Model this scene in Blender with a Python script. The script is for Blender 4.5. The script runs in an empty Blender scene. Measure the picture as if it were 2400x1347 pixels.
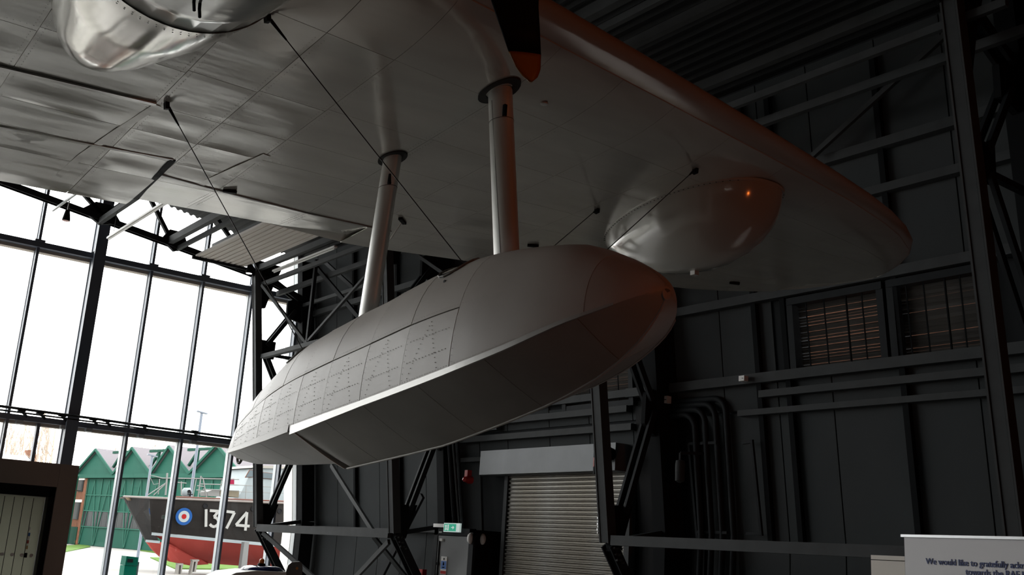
import bpy, math, random
import numpy as np
from mathutils import Vector, Matrix, noise
random.seed(7)
R = math.radians
scene = bpy.context.scene
COL = scene.collection

# ------------------------------------------------------------------ camera, sky, lamps, exposure
F, YAW, PITCH, ROLL = 2454.8, 0.6424, 0.24856, 0.063265
EYE = np.array([0.0, 0.0, 1.65])
_cy, _sy, _cp, _sp = math.cos(YAW), math.sin(YAW), math.cos(PITCH), math.sin(PITCH)
_fw = np.array([_sy*_cp, _cy*_cp, _sp]); _r0 = np.array([_cy, -_sy, 0.0]); _u0 = np.cross(_r0, _fw)
_rt = math.cos(ROLL)*_r0 + math.sin(ROLL)*_u0
_up = -math.sin(ROLL)*_r0 + math.cos(ROLL)*_u0
cam = bpy.data.cameras.new('camera'); camo = bpy.data.objects.new('camera', cam); COL.objects.link(camo)
cam.sensor_width = 36.0; cam.lens = 36.0*F/2400.0; cam.clip_start = 0.05; cam.clip_end = 600
camo.matrix_world = Matrix(((_rt[0], _up[0], -_fw[0], EYE[0]), (_rt[1], _up[1], -_fw[1], EYE[1]), (_rt[2], _up[2], -_fw[2], EYE[2]), (0, 0, 0, 1)))
scene.camera = camo

world = bpy.data.worlds.new('overcast_sky'); scene.world = world; world.use_nodes = True
_wn = world.node_tree; _bg = _wn.nodes['Background']
_bg.inputs['Color'].default_value = (1.0, 0.99, 0.975, 1); _bg.inputs['Strength'].default_value = 6.5

def lamp(name, kind, loc, target, energy, color, size=1.0, size_y=None):
    d = bpy.data.lights.new(name, kind); d.energy = energy; d.color = color
    if kind == 'AREA':
        d.shape = 'RECTANGLE'; d.size = size; d.size_y = size_y or size
    o = bpy.data.objects.new(name, d); COL.objects.link(o); o.location = loc
    o.rotation_euler = (Vector(target)-Vector(loc)).to_track_quat('-Z', 'Y').to_euler()
    return o
# warm gallery lighting at the far end of the hall, behind the photographer
_w = lamp('warm_gallery_light', 'SPOT', (3.5, -15, 4.2), (6.0, 5, 4.6), 560, (1.0, 0.20, 0.03))
_w.data.spot_size = R(44); _w.data.spot_blend = 0.6; _w.data.shadow_soft_size = 0.6
# sampling portal in the plane of the glazed wall (it gives off nothing itself)
_p = lamp('daylight_portal', 'AREA', (-.6, 29.45, 6.0), (-.6, 0, 6.0), 1, (1, 1, 1), 30, 12)
_p.data.cycles.is_portal = True

vs = scene.view_settings
scene.display_settings.display_device = 'sRGB'
vs.view_transform = 'Standard'; vs.look = 'None'; vs.exposure = 0.0; vs.gamma = 1.0; vs.use_curve_mapping = False
cy = scene.cycles
cy.max_bounces = 10; cy.diffuse_bounces = 5; cy.glossy_bounces = 5; cy.transparent_max_bounces = 12; cy.transmission_bounces = 4
cy.use_denoising = True; cy.sample_clamp_indirect = 6.0
cy.caustics_reflective = True; cy.blur_glossy = 1.0; cy.caustics_refractive = False

# ------------------------------------------------------------------ helpers
def ray(x, y):
    return _fw + _rt*((x-1200)/F) - _up*((y-673.5)/F)
def survey(x, y, n, d):           # where a sight line meets the plane n.p = d
    r = ray(x, y); n = np.array(n, float)
    return EYE + r*((d-n@EYE)/(n@r))
def onX(x, y, v): return survey(x, y, (1, 0, 0), v)
def onY(x, y, v): return survey(x, y, (0, 1, 0), v)
def onZ(x, y, v): return survey(x, y, (0, 0, 1), v)
def V(p): return Vector((float(p[0]), float(p[1]), float(p[2])))
def lerp(t, xs, ys): return float(np.interp(t, xs, ys))

class MB:
    def __init__(s): s.v = []; s.f = []
    def add(s, vs, fs):
        o = len(s.v); s.v += [tuple(float(c) for c in p) for p in vs]; s.f += [tuple(i+o for i in f) for f in fs]; return s
    def box(s, a, b):
        (x0, y0, z0), (x1, y1, z1) = [min(p, q) for p, q in zip(a, b)], [max(p, q) for p, q in zip(a, b)]
        return s.add([(x0,y0,z0),(x1,y0,z0),(x1,y1,z0),(x0,y1,z0),(x0,y0,z1),(x1,y0,z1),(x1,y1,z1),(x0,y1,z1)],
                     [(0,3,2,1),(4,5,6,7),(0,1,5,4),(1,2,6,5),(2,3,7,6),(3,0,4,7)])
    def bar(s, a, b, w, h, ref=(0, 1, 0)):       # rectangular bar; w across ref, h along ref
        a, b = V(a), V(b); d = (b-a).normalized(); ref = Vector(ref)
        if abs(d.dot(ref.normalized())) > 0.98: ref = Vector((1, 0, 0))
        h_ = (ref-d*ref.dot(d)).normalized(); w_ = d.cross(h_)
        vs = []
        for p in (a, b):
            for i, j in ((-1,-1),(1,-1),(1,1),(-1,1)): vs.append(p+w_*(w/2*i)+h_*(h/2*j))
        return s.add(vs, [(0,3,2,1),(4,5,6,7),(0,1,5,4),(1,2,6,5),(2,3,7,6),(3,0,4,7)])
    def ibar(s, a, b, w, h, ref=(0, 1, 0), t=0.025):   # rolled I section: two flanges and a web (h along ref)
        a, b = V(a), V(b); d = (b-a).normalized(); r_ = Vector(ref)
        if abs(d.dot(r_.normalized())) > 0.98: r_ = Vector((1, 0, 0))
        h_ = (r_-d*r_.dot(d)).normalized()
        for k in (-1, 1): s.bar(a+h_*(k*(h/2-t/2)), b+h_*(k*(h/2-t/2)), w, t, tuple(h_))
        return s.bar(a, b, t*0.8, h-2*t, tuple(h_))
    def tube(s, pts, r, n=8, cap=True):
        pts = [V(p) for p in pts]; rings = []; prev = None
        for i, p in enumerate(pts):
            d = (pts[min(i+1, len(pts)-1)]-pts[max(i-1, 0)]).normalized()
            u = Vector((0, 0, 1)) if abs(d.z) < 0.9 else Vector((1, 0, 0))
            if prev is not None: u = prev
            u = (u-d*u.dot(d)).normalized(); prev = u; w = d.cross(u)
            rr = r[i] if isinstance(r, (list, tuple)) else r
            rings.append([p+(u*math.cos(2*math.pi*k/n)+w*math.sin(2*math.pi*k/n))*rr for k in range(n)])
        return s.loft(rings, True, cap)
    def loft(s, rings, closed=True, cap=True):
        n = len(rings[0]); vs = [p for r_ in rings for p in r_]; fs = []
        for i in range(len(rings)-1):
            for k in range(n if closed else n-1):
                a, b = i*n+k, i*n+(k+1) % n
                fs.append((a, b, b+n, a+n))
        if cap and closed: fs.append(tuple(range(n-1, -1, -1))); fs.append(tuple((len(rings)-1)*n+k for k in range(n)))
        return s.add(vs, fs)
    def lathe(s, prof, c, axis='z', n=16):
        rings = []
        for r, h in prof:
            ring = []
            for k in range(n):
                a = 2*math.pi*k/n; p, q = r*math.cos(a), r*math.sin(a)
                ring.append({'z': (c[0]+p, c[1]+q, c[2]+h), 'y': (c[0]+p, c[1]+h, c[2]+q), 'x': (c[0]+h, c[1]+p, c[2]+q)}[axis])
            rings.append(ring)
        return s.loft(rings)
    def prism(s, poly, vec):
        n = len(poly); vec = V(vec); poly = [V(p) for p in poly]
        return s.add(poly+[p+vec for p in poly], [tuple(range(n-1, -1, -1)), tuple(range(n, 2*n))]+[(i, (i+1) % n, n+(i+1) % n, n+i) for i in range(n)])
    def mesh(s, name, mat=None, smooth=False, angle=None):
        me = bpy.data.meshes.new(name); me.from_pydata(s.v, [], s.f); me.validate()
        import bmesh
        bm = bmesh.new(); bm.from_mesh(me); bmesh.ops.recalc_face_normals(bm, faces=bm.faces); bm.to_mesh(me); bm.free()
        if mat: me.materials.append(mat)
        if smooth or angle:
            me.polygons.foreach_set('use_smooth', [True]*len(me.polygons))
            if angle: me.set_sharp_from_angle(angle=R(angle))
        return me
    def build(s, name, mat, parent=None, smooth=False, angle=None, label=None):
        return put(s.mesh(name, mat, smooth, angle), name, parent, label=label)

def put(me, name, parent=None, loc=None, rot=None, label=None):
    o = bpy.data.objects.new(name, me); COL.objects.link(o)
    if loc is not None: o.location = loc
    if rot is not None: o.rotation_euler = rot
    if parent:
        o.parent = parent; o.matrix_parent_inverse = Matrix.Translation(-Vector(parent.get('_base', (0, 0, 0))))
    if label: o['label'] = label
    return o
def thing(name, label, cat, loc, group=None):
    o = bpy.data.objects.new(name, None); COL.objects.link(o); o.location = loc; o.empty_display_size = 0.2
    o['_base'] = tuple(float(c) for c in loc)
    return tag(o, label, cat, group)
def tag(o, label, cat, group=None):
    o['label'] = label; o['category'] = cat
    if group: o['group'] = group
    return o
def struct(o): o['kind'] = 'structure'; return o
def stuff(o): o['kind'] = 'stuff'; return o

def material(name, col, rough=0.5, metal=0.0, spec=0.5, var=0.0, var_scale=2.0, bump=0.0, bump_scale=20.0, stretch=(1, 1, 1), coat=0.0, emit=None, col2=None):
    m = bpy.data.materials.new(name); m.use_nodes = True; nt = m.node_tree; b = nt.nodes['Principled BSDF']
    b.inputs['Base Color'].default_value = (*col, 1); b.inputs['Roughness'].default_value = rough; b.inputs['Metallic'].default_value = metal
    b.inputs['Specular IOR Level'].default_value = spec; b.inputs['Coat Weight'].default_value = coat; b.inputs['Coat Roughness'].default_value = 0.06
    if var or bump:
        tc = nt.nodes.new('ShaderNodeTexCoord'); mp = nt.nodes.new('ShaderNodeMapping'); mp.inputs['Scale'].default_value = stretch
        nt.links.new(tc.outputs['Object'], mp.inputs['Vector'])
    if var:
        n = nt.nodes.new('ShaderNodeTexNoise'); n.inputs['Scale'].default_value = var_scale; n.inputs['Detail'].default_value = 5
        r = nt.nodes.new('ShaderNodeValToRGB'); r.color_ramp.elements[0].position = 0.3; r.color_ramp.elements[1].position = 0.72
        c2 = col2 or tuple(c*(1-var) for c in col)
        r.color_ramp.elements[0].color = (*c2, 1); r.color_ramp.elements[1].color = (*col, 1)
        nt.links.new(mp.outputs[0], n.inputs['Vector']); nt.links.new(n.outputs['Fac'], r.inputs['Fac']); nt.links.new(r.outputs['Color'], b.inputs['Base Color'])
    if bump:
        n = nt.nodes.new('ShaderNodeTexNoise'); n.inputs['Scale'].default_value = bump_scale; n.inputs['Detail'].default_value = 3
        bp = nt.nodes.new('ShaderNodeBump'); bp.inputs['Strength'].default_value = bump; bp.inputs['Distance'].default_value = 0.02
        nt.links.new(mp.outputs[0], n.inputs['Vector']); nt.links.new(n.outputs['Fac'], bp.inputs['Height']); nt.links.new(bp.outputs[0], b.inputs['Normal'])
    if emit:
        b.inputs['Emission Color'].default_value = (*emit[0], 1); b.inputs['Emission Strength'].default_value = emit[1]
    return m
def glass_material(name, tint, refl=0.08):
    m = bpy.data.materials.new(name); m.use_nodes = True; nt = m.node_tree; nt.nodes.clear()
    o = nt.nodes.new('ShaderNodeOutputMaterial'); t = nt.nodes.new('ShaderNodeBsdfTransparent'); g = nt.nodes.new('ShaderNodeBsdfGlossy'); mx = nt.nodes.new('ShaderNodeMixShader')
    t.inputs['Color'].default_value = (*tint, 1); g.inputs['Roughness'].default_value = 0.02; g.inputs['Color'].default_value = (0.9, 0.95, 1, 1); mx.inputs[0].default_value = refl
    nt.links.new(t.outputs[0], mx.inputs[1]); nt.links.new(g.outputs[0], mx.inputs[2]); nt.links.new(mx.outputs[0], o.inputs[0])
    return m
def text_mesh(body, size, mat, align='LEFT', bold=0.0, depth=0.002):
    c = bpy.data.curves.new('lettering', 'FONT'); c.body = body; c.size = size; c.align_x = align; c.extrude = depth; c.offset = bold; c.resolution_u = 4
    o = bpy.data.objects.new('lettering', c); COL.objects.link(o)
    dg = bpy.context.evaluated_depsgraph_get(); me = bpy.data.meshes.new_from_object(o.evaluated_get(dg))
    bpy.data.objects.remove(o); me.materials.clear(); me.materials.append(mat); me.name = 'lettering'
    return me
def frame_matrix(o, ex, ey):      # local x along ex, local y along ey
    ex = V(ex).normalized(); ey = V(ey).normalized(); ez = ex.cross(ey).normalized(); ey = ez.cross(ex)
    return Matrix(((ex.x, ey.x, ez.x, o[0]), (ex.y, ey.y, ez.y, o[1]), (ex.z, ey.z, ez.z, o[2]), (0, 0, 0, 1)))
def put_m(me, name, parent, M, label=None):
    o = put(me, name, parent, label=label); o.matrix_basis = M; return o

# ------------------------------------------------------------------ materials
M_STEEL = material('dark_grey_steel', (0.024, 0.027, 0.03), 0.6, 0, 0.1, var=0.25, var_scale=3)
M_GIRDER = material('grey_steel', (0.072, 0.076, 0.078), 0.6, 0, 0.08, var=0.2, var_scale=3)
M_PANEL = material('grey_wall_panel', (0.064, 0.069, 0.071), 0.75, 0, 0.04, var=0.12, var_scale=0.8)
M_WALLBACK = material('charcoal_wall', (0.03, 0.032, 0.034), 0.8, spec=0.05)
M_POST = material('black_post', (0.012, 0.013, 0.014), 0.8, spec=0.05)
M_DECK = material('roof_deck_steel', (0.022, 0.023, 0.024), 0.6, 0, 0.1)
M_BAFFLE = material('ribbed_light_panel', (0.66, 0.61, 0.56), 0.65, var=0.15, var_scale=1.5, stretch=(8, 0.4, 1))
M_FLOOR = material('concrete_floor', (0.33, 0.32, 0.30), 0.24, var=0.2, var_scale=0.6)
M_MULL = material('mullion_veiled', (0.11, 0.13, 0.165), 0.45, 0, 0.5)  # lens veil put into the colour: lifted and bluer than the dark metal
M_MULL_L = material('mullion_pale', (0.36, 0.39, 0.40), 0.4, 0, 0.5)
M_BEIGE = material('beige_soffit', (0.42, 0.38, 0.33), 0.6)
M_JAMB = material('white_jamb', (0.82, 0.80, 0.75), 0.5)
M_GLASS = glass_material('window_glass', (0.97, 0.98, 0.98), 0.05)
M_DOORGLASS = bpy.data.materials.new('frosted_door_panel'); M_DOORGLASS.use_nodes = True
_nt = M_DOORGLASS.node_tree; _tl = _nt.nodes.new('ShaderNodeBsdfTranslucent'); _tl.inputs['Color'].default_value = (.62, .63, .55, 1); _mx = _nt.nodes.new('ShaderNodeMixShader'); _mx.inputs[0].default_value = .6
_nt.nodes['Principled BSDF'].inputs['Base Color'].default_value = (.5, .5, .45, 1); _nt.nodes['Principled BSDF'].inputs['Roughness'].default_value = .25
_nt.links.new(_nt.nodes['Principled BSDF'].outputs[0], _mx.inputs[1]); _nt.links.new(_tl.outputs[0], _mx.inputs[2]); _nt.links.new(_mx.outputs[0], _nt.nodes['Material Output'].inputs[0])
M_BROWN = material('brown_cladding', (0.28, 0.21, 0.175), 0.5, var=0.15, var_scale=1)
M_BLACK = material('black_paint', (0.008, 0.008, 0.009), 0.5)
M_WING = material('aluminium_paint_gloss', (0.72, 0.70, 0.64), 0.16, 0.35, 0.6, var=0.16, var_scale=1.3, bump=0.35, bump_scale=1.5, stretch=(0.6, 2.6, 1))
M_FLOAT = material('aluminium_paint_satin', (0.65, 0.595, 0.545), 0.42, 0.0, 0.5, var=0.14, var_scale=1.8, bump=0.2, bump_scale=2.5)
M_KEEL = material('worn_keel_paint', (0.58, 0.56, 0.50), 0.45, 0.1, 0.4, var=0.3, var_scale=1.1, bump=0.15, bump_scale=3)
M_SEAM = material('seam_dark', (0.20, 0.185, 0.165), 0.6)
M_STRUT = material('strut_silver', (0.88, 0.87, 0.83), 0.42, 0.35, 0.5)
M_POLISH = material('polished_nacelle', (0.42, 0.40, 0.36), 0.14, 0.8, 0.6, bump=0.12, bump_scale=2.2)
M_RADOME = material('radome_paint', (0.52, 0.50, 0.45), 0.16, 0.1, 0.6, bump=0.08, bump_scale=3, coat=0.4)
M_STRIP = material('bare_metal_strip', (0.58, 0.57, 0.55), 0.38, 0.45)
M_WIRE = material('dark_wire', (0.02, 0.02, 0.02), 0.5, 0.3)
M_BOOT = material('rubber_boot', (0.035, 0.035, 0.033), 0.8)
M_YELLOW = material('yellow_tip', (0.34, 0.125, 0.008), 0.5)
M_SHUT = material('galvanised_slat', (0.17, 0.165, 0.15), 0.38, 0.5, 0.4, var=0.35, var_scale=1.2, col2=(0.12, 0.105, 0.08))
M_SHUTBOX = material('galvanised_box', (0.16, 0.17, 0.178), 0.5, 0.2, 0.4, var=0.15, var_scale=2)
M_DOOR = material('grey_door', (0.17, 0.175, 0.18), 0.5)
M_WHITE = material('white_plastic', (0.78, 0.77, 0.74), 0.4)
M_RED = material('red_plastic', (0.55, 0.02, 0.02), 0.3, coat=0.5)
M_GREEN = material('exit_green', (0.02, 0.42, 0.24), 0.4, emit=((0.03, 0.60, 0.38), 0.35))
M_SIGNW = material('lit_sign_white', (0.85, 0.9, 0.88), 0.4, emit=((0.8, 1, 0.95), 0.35))
M_BLUE = material('sign_blue', (0.03, 0.16, 0.52), 0.45)
M_BANNER = material('banner_cloth', (0.80, 0.79, 0.80), 0.7)
M_NAVY = material('navy_print', (0.03, 0.05, 0.17), 0.6)
M_CREAM = material('cream_cabinet', (0.66, 0.60, 0.53), 0.55)
M_ALU = material('aluminium_rail', (0.62, 0.63, 0.64), 0.35, 0.6)
M_LOUVRE = material('louvre_blade', (0.05, 0.045, 0.04), 0.6)

# ------------------------------------------------------------------ the hall: side wall of leaning panels
def WX(z): return 15.06-0.12*z if z > 2.07 else 14.81
def W(px, py, off=0.0):           # sight line onto the leaning wall plane
    return survey(px, py, (1, 0, 0.12), 15.06-off)
EAVE = 10.2
HOLES = [(9.36, 11.0, 4.95, 6.06), (7.74, 9.08, 4.95, 6.06), (15.05, 17.0, 4.75, 5.75)]   # louvred openings Y0,Y1,z0,z1
SHUT = (15.0, 19.3, 0.0, 3.35)
def wall_quads(mb, y0, y1, z0, z1, off, thick):
    a, b = WX(z0+1e-6)-off, WX(z1)-off
    mb.add([(a,y0,z0),(a,y1,z0),(b,y1,z1),(b,y0,z1),(a+thick,y0,z0),(a+thick,y1,z0),(b+thick,y1,z1),(b+thick,y0,z1)],
           [(0,3,2,1),(4,5,6,7),(0,1,5,4),(1,2,6,5),(2,3,7,6),(3,0,4,7)])
mb = MB()
ys = sorted({-25.0, 29.9, *[h[0] for h in HOLES], *[h[1] for h in HOLES]})
zs = sorted({0.0, 2.07, EAVE, *[h[2] for h in HOLES], *[h[3] for h in HOLES]})
for y0, y1 in zip(ys, ys[1:]):
    for z0, z1 in zip(zs, zs[1:]):
        if any(h[0] < (y0+y1)/2 < h[1] and h[2] < (z0+z1)/2 < h[3] for h in HOLES): continue
        wall_quads(mb, y0, y1, z0, z1, 0.0, 0.25)
wall = struct(mb.build('wall_right', M_WALLBACK))
edges = [1.9, 3.1, 4.3, 5.5, 6.7, 7.9, 9.05, 10.4, 11.5, 12.7, 13.9, 15.1, 16.4, 17.7, 19.2, 20.3, 21.5, 22.65, 23.8, 24.95, 26.15, 27.3, 28.5, 29.55]
bands = [(0.02, 2.05), (2.10, 4.32), (4.37, 6.25), (6.30, 8.30), (8.35, 10.15)]
for y0, y1 in zip(edges, edges[1:]):
    for z0, z1 in bands:
        yy0, yy1, zz0, zz1 = y0+0.012, y1-0.012, z0, z1
        if any(h[0] < yy1-.02 and h[1] > yy0+.02 and h[2] < zz1 and h[3] > zz0 for h in HOLES):
            h = [h for h in HOLES if h[0] < yy1-.02 and h[1] > yy0+.02 and h[2] < zz1 and h[3] > zz0][0]
            zz1 = max(zz0, h[2]-0.02)
            if zz1-zz0 < 0.3: continue
        if y0 < SHUT[1]-0.05 and y1 > SHUT[0]+0.15 and z0 < SHUT[3]:
            if z1 < SHUT[3]: continue
            zz0 = 3.38
        m_ = MB(); wall_quads(m_, yy0, yy1, zz0, zz1, 0.035, 0.033); m_.build('wall_panel', M_PANEL, wall)
for y in (26.15, 23.8, 21.5, 11.83, 11.2, 9.05, 13.9, 6.7, 4.3):      # dark cladding posts over the joints
    m_ = MB(); m_.bar((WX(2.1)-0.09, y, 2.1), (WX(9.9)-0.09, y, 9.9), 0.10, 0.10); m_.build('cladding_post', M_POST, wall)
for y0, y1, z, h in ((4.2, 15.1, 4.88, 0.17), (19.4, 29.5, 4.45, 0.12), (2, 11.8, 4.60, 0.12), (2, 12.3, 4.30, 0.10), (2, 13.6, 6.28, 0.16), (2, 29.3, 8.35, 0.16), (2, 13.0, 7.62, 0.14), (15.1, 19.6, 4.88, 0.15), (15.1, 19.6, 4.58, 0.13), (15.0, 20.9, 4.22, 0.13), (19.7, 29.4, 2.07, 0.06), (19.8, 21.3, 3.75, 0.1)):
    m_ = MB(); m_.bar((WX(z)-0.12, y0, z), (WX(z)-0.12, y1, z), h, 0.16, (1, 0, 0)); m_.build('sheeting_rail', M_GIRDER, wall)
# floor, ceiling, other walls
m_ = MB(); m_.box((-28, -25, -0.2), (15.05, 29.75, 0.0)); flr = struct(m_.build('floor', M_FLOOR))
m_ = MB(); m_.box((-27.9, -24.9, 0.0), (14.8, 7.5, 0.008)); m_.build('bounce_absorber', material('absorber_dark_grey', (.055, .055, .058), .95, spec=.1), flr)  # unseen dark sheet added to cut light bouncing off the front floor
m_ = MB(); m_.box((-28.2, -25, -0.2), (-28, 29.9, 10)); struct(m_.build('wall_left', M_WALLBACK))
m_ = MB(); m_.box((-28, -25.2, -0.2), (15.05, -25, 14.5)); struct(m_.build('wall_back', M_WALLBACK))
def roof_z(x): return 10.2+(13.9-max(x, -7))*0.16-max(0, -7-x)*0.16
m_ = MB(); rows = []
xs = [13.95]
while xs[-1] > 4: xs.append(xs[-1]-0.05)
xs += [-7, -28]
vt = []
for i, x in enumerate(xs):
    z = roof_z(x)+(0.05 if (i//2) % 2 and x > 4 else 0)
    vt.append((x, z))
m_.loft([[(x, y, z) for x, z in vt]+[(x, y, z+0.3) for x, z in reversed(vt)] for y in (-25, 29.7)])
struct(m_.build('ceiling', M_DECK))

# ------------------------------------------------------------------ glazed end wall
YG = 29.6
mull = [13.78-1.541*k for k in range(20)]
BIG = 7.617
mull_me = {}
n = 0
for k, x in enumerate(mull[:-1]):
    xl = mull[k+1]; n += 1
    zt = roof_z(x)+0.2
    m_ = MB()
    if abs(x-BIG) < 0.1 or (k > 4 and (k-4) % 4 == 0):
        m_.ibar((x, YG-0.25, 0), (x, YG-0.25, zt), 0.30, 0.42, (0, 1, 0), 0.06); m_.box((x-0.13, YG-0.42, 0), (x+0.13, YG-0.08, zt))
        w = struct(m_.build('window_%d' % n, M_MULL))
    else:
        m_.box((x-0.035, YG-0.21, 0), (x+0.035, YG-0.02, zt)); w = struct(m_.build('window_%d' % n, M_MULL))
    m_ = MB(); m_.box((x-0.05, YG-0.02, 0), (x+0.05, YG+0.16, zt)); m_.build('mullion_cap', M_MULL_L, w)
    for z0, z1 in ((0.02, 4.15), (4.4, 8.70), (8.98, zt)):
        m_ = MB(); m_.box((xl+0.035, YG-0.006, z0), (x-0.035, YG+0.006, z1)); m_.build('pane', M_GLASS, w)
m_ = MB(); m_.add([(13.85, YG-0.006, 0.02), (14.55, YG-0.006, 0.02), (13.65, YG-0.006, 9.5), (13.85, YG-0.006, 9.5)], [(0, 1, 2, 3)])
struct(m_.build('window_%d' % (n+1), M_GLASS))
for name, z0, z1 in (('trim_1', 8.83, 8.98), ('trim_2', 4.22, 4.36)):
    m_ = MB(); m_.box((mull[-1], YG-0.26, z0), (14.4 if z0 < 5 else 13.7, YG-0.04, z1)); t = struct(m_.build(name, M_MULL))
    m_ = MB(); m_.box((mull[-1], YG-0.03, z0-0.08), (14.4 if z0 < 5 else 13.7, YG+0.22, z0+0.06)); m_.build('sill_cap', M_BEIGE, t)
    if z0 > 8:
        for x in mull[:9]:
            m_ = MB(); m_.box((x-0.13, YG-0.3, z1), (x+0.13, YG-0.1, z1+0.05)); m_.build('bracket', M_MULL, t)
m_ = MB(); m_.box((-28, YG-.1, 0), (mull[-1], YG+.2, 14)); struct(m_.build('wall_front', M_WALLBACK))
m_ = MB(); m_.box((6.81, YG-0.2, 2.9), (6.89, YG-0.02, 4.2)); struct(m_.build('trim_3', M_MULL))
# leaning white jamb that closes the glazing at the corner
for nm, mt, y0, y1, dx in (('trim_4', M_JAMB, YG+.03, YG+.60, .31), ('trim_5', M_MULL_L, YG-.22, YG+.02, .30)):
    m_ = MB(); m_.add([(14.78-dx, y0, 0), (15.1, y0, 0), (15.1, y1, 0), (14.78-dx, y1, 0), (14.78-dx, y0, 2.2), (15.1, y0, 2.2), (15.1, y1, 2.2), (14.78-dx, y1, 2.2), (13.85-dx, y0, 10.3), (14.3, y0, 10.3), (14.3, y1, 10.3), (13.85-dx, y1, 10.3)],
        [(0,3,2,1),(0,1,5,4),(1,2,6,5),(2,3,7,6),(3,0,4,7),(4,5,9,8),(5,6,10,9),(6,7,11,10),(7,4,8,11),(8,9,10,11)])
    struct(m_.build(nm, mt))
# lighting track clipped in front of the lower transom
t = thing('lighting_track', 'thin dark lighting track with small clamps running along the lower transom of the glass wall', 'track', (8, YG-0.5, 4.45))
m_ = MB(); m_.tube([(-2, YG-0.55, 4.52), (4.5, YG-0.55, 4.50), (8.2, YG-0.55, 4.46), (9.3, YG-0.55, 4.43), (12.5, YG-0.55, 4.40)], 0.035, 6); m_.build('rail', M_STEEL, t)
m_ = MB(); m_.tube([(-2, YG-0.45, 4.40), (6, YG-0.45, 4.40), (12.5, YG-0.45, 4.33)], 0.022, 6); m_.build('cable', M_BLACK, t)
for x in (6.3, 6.75, 7.3, 8.1, 8.45, 9.45, 10.9, 12.2):
    m_ = MB(); m_.box((x-0.09, YG-0.60, 4.41), (x+0.09, YG-0.47, 4.47)).bar((x, YG-0.52, 4.44), (x+0.2, YG-0.26, 4.33), 0.06, 0.05); m_.build('clamp', M_STEEL, t)
for x in (6.35, 7.45, 8.1, 9.5, 11.0, 12.3):
    m_ = MB(); m_.box((x-0.08, YG-0.34, 4.12), (x+0.08, YG-0.16, 4.215)); m_.build('clip', M_MULL_L, t)

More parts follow.
